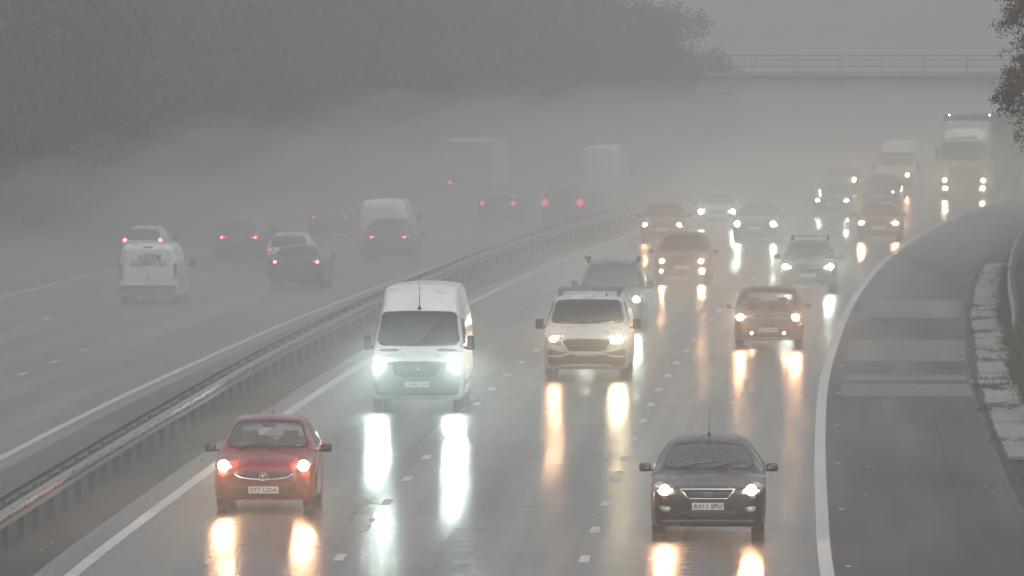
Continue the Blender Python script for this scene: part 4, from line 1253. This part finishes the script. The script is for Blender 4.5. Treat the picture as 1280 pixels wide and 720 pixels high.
rear_car('saloon', M['black'], 370, 362, 'black saloon with glowing red tail lamps in the far outer lane', 'saloon_car', lx=.66, lz=.93, size=(.16, .055))
rear_car('hatch', M['silver'], 360, 344, 'faint pale hatchback with unlit tail lamps just ahead of the black saloon', 'hatchback_car', lx=.62, lz=.90, size=(.10, .05), bright=False, H=1.52)
rear_car('estate', M['black'], 485, 329, 'dark sport utility car with thin red tail lamps in front of a white van', 'sport_utility_car', lx=.56, lz=.98, size=(.19, .035), W=.94, H=1.66, L=4.6)
rear_car('saloon', M['grey'], 411, 298, 'faint dark saloon with dull red tail lamps left of the white van', 'saloon_car', lx=.62, lz=.90, size=(.15, .05), bright=False)
rear_car('hatch', M['grey'], 622, 282, 'faint dark hatchback with dull red tail lamps under the box lorry', 'hatchback_car', lx=.66, lz=1.00, size=(.09, .10), bright=False)
rear_car('estate', M['grey'], 703, 283, 'faint sport utility car with roof rails and tall red tail lamps near the barrier', 'sport_utility_car', lx=.76, lz=1.06, size=(.07, .16), bright=False, rails=True, W=.95, H=1.75, L=4.7)

def rear_van(px, py, label, tall, lit):
    b = tallvan(L=6.0, W=1.02, H=2.95 if tall else 2.2, step=.16) if tall else midvan(L=5.2, W=1.0, H=2.15, step=.16)
    v = Vehicle('panel_van', b, M['white'], px=px, py=py, rear=True, label=label, cat='van', group=AWAY)
    v.body(); v.wheels(.34, 1.0, b.L-1.1, .21, detail=False); v.mirrors(1.3, 1.4, M['plastic'], w=.18, h=.3, out=.13)
    if tall: v.glazing(.74, 1.33)
    else: v.glazing(.87, 1.63, wsi=.955)
    H = 2.75 if tall else 1.95
    v.patch('rear_door', [(-.84, .62), (.84, .62), (.78, H), (-.78, H)], M['white'], view='r', proud=.012, grid=.12)
    v.patch('rear_bumper', [(-.95, .60), (.95, .60), (.93, .36), (-.93, .36)], M['greyplastic'], view='r', proud=.04)
    for tl in v.both('tail_light', [(-.97, 1.0), (-.86, 1.0), (-.86, 1.4), (-.95, 1.4)], M['redlens'], view='r', proud=.014):
        sg = 1 if tl.data.vertices[0].co.x > 0 else -1
        if not tall: v.lamp(tl, sg*.90, 1.1, .04, M['lit_red'], view='r')
    if tall:
        for ml in v.both('marker_lamp', [(-.92, 2.66), (-.82, 2.66), (-.82, 2.78), (-.92, 2.78)], M['redlens'], view='r', proud=.02, rnd_=0):
            sg = 1 if ml.data.vertices[0].co.x > 0 else -1
            v.lamp(ml, sg*.86, 2.72, .05, M['lit_red'], view='r')
rear_van(479, 318, 'white panel van with a plain pale rear ahead of the dark sport utility car', False, True)
rear_van(752, 254, 'faint tall pale van with red lamps at its roof corners by the barrier', True, True)

def box_lorry():
    Y = 502; X = (586-640)*Y/F
    th = math.atan(slope(Y))
    root = empty('box_lorry', (X, Y, sag(Y)-.5), -th)
    tag(root, 'faint box lorry with dark rear shutter and pale sides on the far carriageway', 'lorry', AWAY)
    box = box_obj('cargo_box', (0, 3.2, 2.0), (2.46, 6.0, 2.35), M['white'], root, bev=.03)
    box_obj('rear_shutter', (0, .185, 1.95), (2.26, .04, 2.10), M['greyplastic'], box, bev=.01)
    b = bmesh.new(); bx(b, (0, 7.3, 1.7), (2.3, 1.9, 2.3), bev=.15); bm_obj('cab', b, M['white'], root)
    b = bmesh.new(); bx(b, (0, 3.4, .72), (.9, 7, .2)); bx(b, (0, .3, .62), (2.3, .12, .16), bev=.02); bm_obj('chassis', b, M['plastic'], root)
    for x in (-1.0, 1.0):
        tl = box_obj('tail_light', (x, .21, .95), (.22, .05, .12), M['redlens'], root, bev=.01)
        b = bmesh.new(); bx(b, (x, .18, .95), (.09, .03, .09)); bm_obj('bulb', b, M['lit_red_bright'], tl)
    for yy in (1.9, 7.0):
        for sg in (-1, 1):
            b = bmesh.new(); bmesh.ops.create_cone(b, cap_ends=True, segments=20, radius1=.42, radius2=.42, depth=.3, matrix=Matrix.Translation((sg*1.0, yy, .42)) @ Matrix.Rotation(R(90), 4, 'Y'))
            bm_obj('wheel', b, M['rubber'], root)
    box_obj('number_plate', (0, .22, .62), (.5, .02, .11), M['plate_rear'], root)
box_lorry()

# ------------------------------------------------------------------ overbridge
def bridge():
    Yb = 683; c = P(-13, Yb)
    root = empty('road_bridge', (c.x, c.y, 0), R(-3))
    tag(root, 'concrete road bridge with railings crossing the motorway far off in the haze', 'bridge')
    zt, zb = 4.97, 3.72
    box_obj('deck', (0, 5, (zt+zb)/2), (110, 9, zt-zb), M['bridge'], root, bev=.05)
    box_obj('deck_edge', (0, .42, zt+.06), (110, .5, .32), M['bridge'], root, bev=.04)
    for off, w in ((-47, 3.0), (-13, 1.2), (21, 3.0)):
        box_obj('pier', (off+13, 5, 0.2), (w, 7, 7.0), M['bridge'], root, bev=.05)
    for yy in (.5, 9.3):
        bm = bmesh.new()
        for z in (5.55, 6.0, 6.32): tube(bm, [(-55, yy, z), (55, yy, z)], .02 if z < 6.3 else .035, 6)
        for k in range(38): bx(bm, (-55+3*k, yy, 5.6), (.04, .04, 1.4))
        bm_obj('railing', bm, M['post'], root)
    for k in range(9):
        pass
bridge()

# ------------------------------------------------------------------ trees
def crown_mesh(name, rng, blobs, n, size, m):
    vs, fs = [], []
    tot = sum(b[3]**2 for b in blobs)
    for (cx, cy, cz, r, sq) in blobs:
        for _ in range(int(n*r*r/tot)):
            d = Vector((rng.gauss(0, 1), rng.gauss(0, 1), rng.gauss(0, 1))).normalized()
            rr = r*(rng.random()**0.42)*(1+.18*math.sin(5*d.x+3*d.z+cx))
            c = Vector((cx, cy, cz))+Vector((d.x*rr, d.y*rr, d.z*rr*sq))
            a = Vector((rng.gauss(0, 1), rng.gauss(0, 1), rng.gauss(0, .7))).normalized()
            b = a.cross(Vector((rng.gauss(0, 1), rng.gauss(0, 1), rng.gauss(0, 1)))).normalized()
            s = size*rng.uniform(.6, 1.3); i = len(vs)
            vs += [c-a*s, c+b*s*.55, c+a*s, c-b*s*.55]; fs.append((i, i+1, i+2, i+3))
    me = bpy.data.meshes.new(name); me.from_pydata([tuple(v) for v in vs], [], fs); me.materials.append(m)
    return me
def trunk_mesh(name, rng, h, r, blobs):
    bm = bmesh.new()
    tube(bm, [(0, 0, -.6), (.1, 0, h*.3), (-.1, .1, h*.6), (0, 0, h*.92)], r, 8, r*.25)
    for (cx, cy, cz, rr, sq) in blobs:
        z0 = min(h*.8, max(h*.22, cz-rr))
        tube(bm, [(0, 0, z0), (cx*.5, cy*.5, (z0+cz)/2), (cx, cy, cz)], r*.35, 6, r*.08)
    me = bpy.data.meshes.new(name); bm.to_mesh(me); bm.free(); me.materials.append(M['bark'])
    return me
rng = random.Random(11)
kinds = []
for i in range(5):
    h = (13, 15, 12, 16, 14)[i]
    blobs = [(rng.uniform(-2.2, 2.2), rng.uniform(-2.2, 2.2), h*rng.uniform(.30, .88), rng.uniform(1.6, 2.7), rng.uniform(.8, 1.15)) for _ in range(9)]+[(rng.uniform(-2.4, 2.4), rng.uniform(-2.4, 2.4), h*rng.uniform(.10, .26), rng.uniform(1.5, 2.2), 1.0) for _ in range(4)]
    blobs += [(0, 0, h*.9, 1.5, 1.1), (0, 0, h*.55, 2.8, 1.2)]
    kinds.append((crown_mesh('crown', rng, blobs, 10500, .20, M['leaf_yellow' if i == 2 else 'leaf_green']), trunk_mesh('trunk', rng, h, .24, blobs)))
tall_words = ['round crowned', 'tall narrow', 'yellowing', 'broad tall', 'bushy']
def tree_at(off, y, k, sc, label):
    p = P(off, y); z = sag(y)+cross(off)+terrain_h(off, y)
    r = empty('broadleaf_tree', (p.x, p.y, z), rng.uniform(0, 6.28)); r.scale = (sc*rng.uniform(.9, 1.1), sc*rng.uniform(.9, 1.1), sc)
    tag(r, label, 'tree', 'trees along the far side of the motorway')
    for nm, me in (('crown', kinds[k][0]), ('trunk', kinds[k][1])):
        o = bpy.data.objects.new(nm, me); col.objects.link(o); o.parent = r
y = 352.0; i = 0
while y < 692:
    k = rng.randrange(5) if y > 380 else 2
    dist = 'dark fogged tree in the belt along the far side of the motorway'
    if i == 0: dist = 'yellowing tree nearest the camera at the far roadside belt'
    elif y > 610: dist = 'fogged tree at the bridge end of the roadside belt'
    tree_at(-37.5-rng.uniform(0, 2.5), y, k, rng.uniform(.78, 1.02)*(1-.36*smooth(590, 690, y)), dist)
    if i % 1 == 0: tree_at(-44-rng.uniform(0, 4), y+3, rng.randrange(5), rng.uniform(.95, 1.2)*(1-.40*smooth(570, 680, y)), 'tall fogged tree in the rear rank of the roadside belt')
    if y < 560: tree_at(-53-rng.uniform(0, 5), y+5, rng.randrange(5), rng.uniform(.8, 1.0), 'fogged tree high on the bank behind the roadside belt')
    y += rng.uniform(6.5, 9.5); i += 1
# undergrowth at the foot of the belt
bl = [(rng.uniform(-1.2, 1.2), rng.uniform(-1.6, 1.6), rng.uniform(.5, 1.5), rng.uniform(.8, 1.3), .9) for _ in range(5)]
bush = crown_mesh('foliage', rng, bl, 1500, .16, M['leaf_green'])
y = 345; 
while y < 640:
    off = -34.2-rng.uniform(0, 1.8); p = P(off, y)
    o = bpy.data.objects.new('roadside_bush', bush); col.objects.link(o)
    o.location = (p.x, p.y, sag(y)+cross(off)+terrain_h(off, y)-.1); o.rotation_euler = (0, 0, rng.uniform(0, 6.28)); s = rng.uniform(.8, 1.35); o.scale = (s, s, s*rng.uniform(.8, 1.2))
    tag(o, 'dark low bush at the foot of the fogged tree belt', 'bush', 'bushes at the foot of the tree belt')
    y += rng.uniform(4.5, 7)

# the near tree hanging over the shoulder on the right
def near_tree():
    rg = random.Random(5)
    Yt = 176; X0 = 11.9
    off = 6.6
    base = P(off, Yt); bz = terrain_h(off, Yt)
    root = empty('autumn_tree', (X0, Yt, bz))
    tag(root, 'brown leaved autumn tree overhanging the hard shoulder near the camera', 'tree')
    bm = bmesh.new()
    tube(bm, [(0, 0, -.5), (.05, .05, 2.5), (-.1, 0, 5), (0, .1, 7.5), (.1, 0, 11)], .22, 10, .05)
    limbs = []
    spec = [(5.0, -3.05, 6.35), (6.0, -2.95, 7.6), (6.8, -2.75, 8.35), (7.6, -3.0, 9.0), (5.5, 2.4, 8), (6.5, 1.5, 9.2), (4.5, -1.7, 6.6), (6.5, -1.6, 8.5), (7.5, -1.2, 10)]
    for (z0, dx, z1) in spec:
        a = Vector((0, 0, z0)); e = Vector((dx, rg.uniform(-.8, .8), z1)); m1 = a.lerp(e, .5)+Vector((0, rg.uniform(-.3, .3), .35))
        tube(bm, [a, m1, e], .06, 6, .012); limbs.append((a, m1, e))
    bm_obj('trunk', bm, M['bark'], root, True)
    vs, fs = [], []
    def leaf(c, s):
        a = Vector((rg.gauss(0, 1), rg.gauss(0, 1), rg.gauss(0, .8)-.4)).normalized(); b = a.cross(Vector((rg.gauss(0, 1), rg.gauss(0, 1), rg.gauss(0, 1)))).normalized()
        i = len(vs); vs.extend([c-a*s, c+b*s*.5, c+a*s, c-b*s*.5]); fs.append((i, i+1, i+2, i+3))
    # leaf sprays: the ragged edge of the crown that leans over the shoulder, then the fuller crown behind it
    tw = bmesh.new()
    u = Yt/F
    def spot(px, py): return Vector(((px-640)*u-X0, 0, HC-(py-YH)*u-bz))
    edge = [(1290, 8, 46, 2100), (1268, 20, 22, 500), (1296, 58, 37, 1500), (1282, 86, 25, 700), (1270, 98, 15, 220), (1283, 112, 38, 1500), (1256, 114, 17, 300), (1262, 130, 18, 300), (1296, 142, 32, 900), (1293, 168, 21, 420), (1330, 40, 60, 1500), (1340, 120, 60, 1200)]
    for (px, py, r, n) in edge:
        c0 = spot(px, py); rr = r*u
        for j in range(int(n/26)):
            d = Vector((rg.gauss(0, 1), rg.gauss(0, 1.3), rg.gauss(0, 1))).normalized()
            p = c0+d*rr*(rg.random()**.5)*Vector((1, 1, 1)).x
            q = p+Vector((rg.gauss(-.05, .10), rg.gauss(0, .12), rg.gauss(-.04, .08)))
            tube(tw, [p+(c0-p)*.6, p, q], .005, 3, .002)
            for _ in range(30):
                t = rg.random(); leaf(p.lerp(q, t)+Vector((rg.gauss(0, .045), rg.gauss(0, .05), rg.gauss(0, .045))), rg.uniform(.018, .036))
    clumps = [a*(1-t)**2+m1*2*t*(1-t)+e*t*t for (a, m1, e) in limbs for t in (.45, .65, .85, 1.0) if (a*(1-t)**2+m1*2*t*(1-t)+e*t*t).x > -1.9]
    clumps += [Vector((rg.gauss(0, .5), rg.gauss(0, .5), z)) for z in (8.2, 9.2, 10, 10.8, 11.3)]
    for c0 in clumps:
        for _ in range(12): tube(tw, [c0, c0+Vector((rg.gauss(0, .4), rg.gauss(0, .4), rg.gauss(0, .35)))], .008, 3, .003)
        for _ in range(520): leaf(c0+Vector((rg.gauss(0, .45), rg.gauss(0, .45), rg.gauss(0, .4))), rg.uniform(.03, .05))
    bm_obj('twigs', tw, M['bark'], root)
    me = bpy.data.meshes.new('crown'); me.from_pydata([tuple(v) for v in vs], [], fs); me.materials.append(M['leaf_brown'])
    o = bpy.data.objects.new('crown', me); col.objects.link(o); o.parent = root
near_tree()

# grass and weeds on the right verge
rg = random.Random(8)
vs, fs = [], []
def blade(p, h, w):
    a = rg.uniform(0, 6.28); d = Vector((math.cos(a), math.sin(a), 0)); l = Vector((rg.gauss(0, .35), rg.gauss(0, .35), 1)).normalized()*h
    i = len(vs); vs.extend([p-d*w, p+d*w, p+l*.6+d*w*.7, p+l+Vector((l.x*.5, l.y*.5, 0))]); fs.append((i, i+1, i+2, i+3))
for _ in range(30000):
    y = 165+ (rg.random()**1.2)*260; off = 4.36+rg.random()**1.5*4.5
    p = P(off, y, terrain_h(off, y)-.01); blade(p, rg.uniform(.12, .42)*(0.6 if off < 4.6 else 1), rg.uniform(.008, .016))
for _ in range(60):     # weeds that have seeded in the slab gaps
    y = rg.choice((196, 216, 228, 233, 246, 252, 268, 280, 292))+rg.gauss(0, 1.0); off = rg.uniform(3.6, 4.4)
    for _ in range(45):
        p = P(off+rg.gauss(0, .12), y+rg.gauss(0, .5), .02); blade(p, rg.uniform(.03, .12), .012)
o = mesh_obj('grass', vs, fs, M['blade'], None, False); o['kind'] = 'stuff'
tag(o, 'rough dark grass on the verge beside the drain slabs', 'grass')

# bare bramble arching over the slabs
bm = bmesh.new()
b0 = P(5.6, 290, .75)
for (e, h) in (((-1.9, -6, .35), .5), ((-2.2, 0, .1), .6), ((-1.2, 4, .2), .55), ((-.8, -3, .5), .4), ((.7, 2, .9), .3)):
    pts = []
    for k in range(8):
        t = k/7; pts.append(b0+Vector(e)*t+Vector((0, 0, math.sin(math.pi*t)*h-.25*t)))
    tube(bm, pts, .014, 4, .006)
    for k in range(2, 8):
        for _ in range(3): tube(bm, [pts[k], pts[k]+Vector((rg.gauss(0, .18), rg.gauss(0, .3), rg.gauss(-.03, .14)))], .008, 3, .004)
o = bm_obj('bramble', bm, M['bark']); tag(o, 'bare bramble arching over the drain slabs by the guard rail', 'bramble')

# ------------------------------------------------------------------ haze
def volume_mat(name, density, color, g, ):
    m = bpy.data.materials.new(name); m.use_nodes = True
    nt = m.node_tree; nt.nodes.clear()
    o = nt.nodes.new('ShaderNodeOutputMaterial'); v = nt.nodes.new('ShaderNodeVolumePrincipled')
    v.inputs['Color'].default_value = (*color, 1); v.inputs['Density'].default_value = density; v.inputs['Anisotropy'].default_value = g
    v.inputs['Density Attribute'].default_value = ''; v.inputs['Temperature Attribute'].default_value = ''; v.inputs['Color Attribute'].default_value = ''
    nt.links.new(v.outputs[0], o.inputs['Volume'])
    m.cycles.homogeneous_volume = True
    return m
HAZE = 0.0018
SPRAY = 0.0118
box_h = 27.0
haze = box_obj('haze', (180, 805, (box_h-6.5)/2), (1010, 1790, box_h+6.5), volume_mat('rain_haze', HAZE, (0.965, 0.97, 0.975), 0.75))
# the thicker spray the traffic throws up: a low rolling bank of wet air on the carriageways, a second closed shell of the same haze
PLUMES = [(-1.9, 174, .3), (-9.7, 173, .8), (-8.8, 214, 1.1), (-5.6, 236, .9), (-6.1, 280, .1), (-1.65, 266, .1), (-1.7, 322, .4), (-5.9, 324, .8), (-22.5, 318, .5), (-18.7, 328, .9), (-21, 347, .8), (-27, 362, .8), (-25, 374, .8), (-19, 369, .9)]
_pr = random.Random(21)
for _ in range(150):      # ragged plumes thrown up by the wheels
    PLUMES.append((_pr.choice((-1.0, -2.8, -4.8, -6.6, -8.6, -10.4, -17.8, -19.6, -21.6, -23.4, -25.4, -27.2))+_pr.uniform(-.4, .4), _pr.uniform(190, 520), _pr.uniform(.15, .75)))
def spray_top(off, y):
    near = 0.35+1.0*smooth(166, 255, y)+1.7*smooth(262, 335, y)+1.4*smooth(340, 470, y)+0.7*smooth(470, 700, y)
    farside = 0.75+2.45*smooth(190, 285, y)+2.1*smooth(300, 450, y)+0.7*smooth(470, 600, y)
    t = smooth(-9, -16, off)
    h = near*(1-t)+farside*t
    h *= 1+.28*math.sin(y*.11+off*.35)+.16*math.sin(y*.23-off*.6+1.3)
    for (vo, vy, amp) in PLUMES:
        dy = y-vy; s_ = 5.0 if dy < 0 else 11.0+5*math.sin(vy*3.7)
        if -15 < dy < 45: h += amp*math.exp(-(dy/s_)**2-((off-vo)/1.5)**2)
    h = 12*(1-math.exp(-1.12*h/12))
    h *= smooth(-35, -30, off)*smooth(3.6+6*smooth(310, 430, y), -1.5+3*smooth(310, 430, y), off)*smooth(146, 160, y)*smooth(900, 820, y)
    return max(0.02, h)
so_ = [-35+.8*i for i in range(58)]; sy_ = [140+2.5*i for i in range(101)]+[395+5*i for i in range(102)]
vs, fs = [], []
for y in sy_:
    for o in so_: vs.append(P(o, y, spray_top(o, y)))
nt_ = len(vs)
for y in sy_:
    for o in so_: vs.append(P(o, y, -0.9))
n1 = len(so_)
for i in range(len(sy_)-1):
    for j in range(n1-1):
        q = i*n1+j; fs.append((q, q+1, q+n1+1, q+n1)); q += nt_; fs.append((q, q+n1, q+n1+1, q+1))
    for j in (0, n1-1):
        q = i*n1+j; f = (q, q+n1, q+n1+nt_, q+nt_); fs.append(f if j == 0 else f[::-1])
for i in (0, len(sy_)-1):
    for j in range(n1-1):
        q = i*n1+j; f = (q, q+1, q+1+nt_, q+nt_); fs.append(f[::-1] if i == 0 else f)
bm = bmesh.new(); bm.from_mesh(haze.data)
bv = [bm.verts.new(v) for v in vs]
for f in fs:
    nf = bm.faces.new([bv[i] for i in f]); nf.material_index = 1
bmesh.ops.recalc_face_normals(bm, faces=[f for f in bm.faces if f.material_index == 1])
bm.to_mesh(haze.data); bm.free()
haze.data.materials.append(volume_mat('road_spray', SPRAY, (0.94, 0.945, 0.95), 0.75))
haze['kind'] = 'stuff'; tag(haze, 'pale grey rain haze and traffic spray filling the air over the motorway', 'haze')

# ------------------------------------------------------------------ light
w = bpy.data.worlds.new('World'); scene.world = w; w.use_nodes = True
nt = w.node_tree; bg = nt.nodes['Background']
sky = nt.nodes.new('ShaderNodeTexSky'); sky.sky_type = 'NISHITA'; sky.sun_disc = False
SUN_EL, SUN_ROT = R(52), R(150)
sky.sun_elevation = SUN_EL; sky.sun_rotation = SUN_ROT; sky.dust_density = 4.0; sky.air_density = 1.6; sky.ozone_density = 1.0
hs = nt.nodes.new('ShaderNodeHueSaturation'); hs.inputs['Saturation'].default_value = 0.2
nt.links.new(sky.outputs[0], hs.inputs['Color']); nt.links.new(hs.outputs[0], bg.inputs['Color'])
bg.inputs['Strength'].default_value = 0.10
sl = bpy.data.lights.new('sun', 'SUN'); sl.energy = 0.6; sl.angle = R(25); sl.color = (1, .97, .93)
so = bpy.data.objects.new('sun', sl); col.objects.link(so)
d = Vector((math.sin(SUN_ROT)*math.cos(SUN_EL), math.cos(SUN_ROT)*math.cos(SUN_EL), math.sin(SUN_EL)))
so.rotation_euler = d.to_track_quat('Z', 'Y').to_euler()

# ------------------------------------------------------------------ camera and render settings
cam = bpy.data.cameras.new('camera'); co = bpy.data.objects.new('camera', cam); col.objects.link(co)
cam.sensor_width = 36; cam.lens = 36*F/1280; cam.clip_end = 6000; cam.clip_start = 1
co.location = (0, 0, HC); co.rotation_euler = (R(90)-math.atan((360-YH)/F), 0, 0)
scene.camera = co
scene.view_settings.view_transform = 'Standard'; scene.view_settings.look = 'None'; scene.view_settings.exposure = 0.5; scene.view_settings.gamma = 1.0
c = scene.cycles
c.max_bounces = 8; c.diffuse_bounces = 3; c.glossy_bounces = 4; c.transmission_bounces = 4; c.transparent_max_bounces = 12; c.volume_bounces = 3
c.use_denoising = True; c.denoiser = 'OPENIMAGEDENOISE'; c.denoising_input_passes = 'RGB_ALBEDO_NORMAL'; c.denoising_prefilter = 'ACCURATE'
c.use_light_tree = True; c.sample_clamp_indirect = 12.0; c.caustics_reflective = False; c.caustics_refractive = False
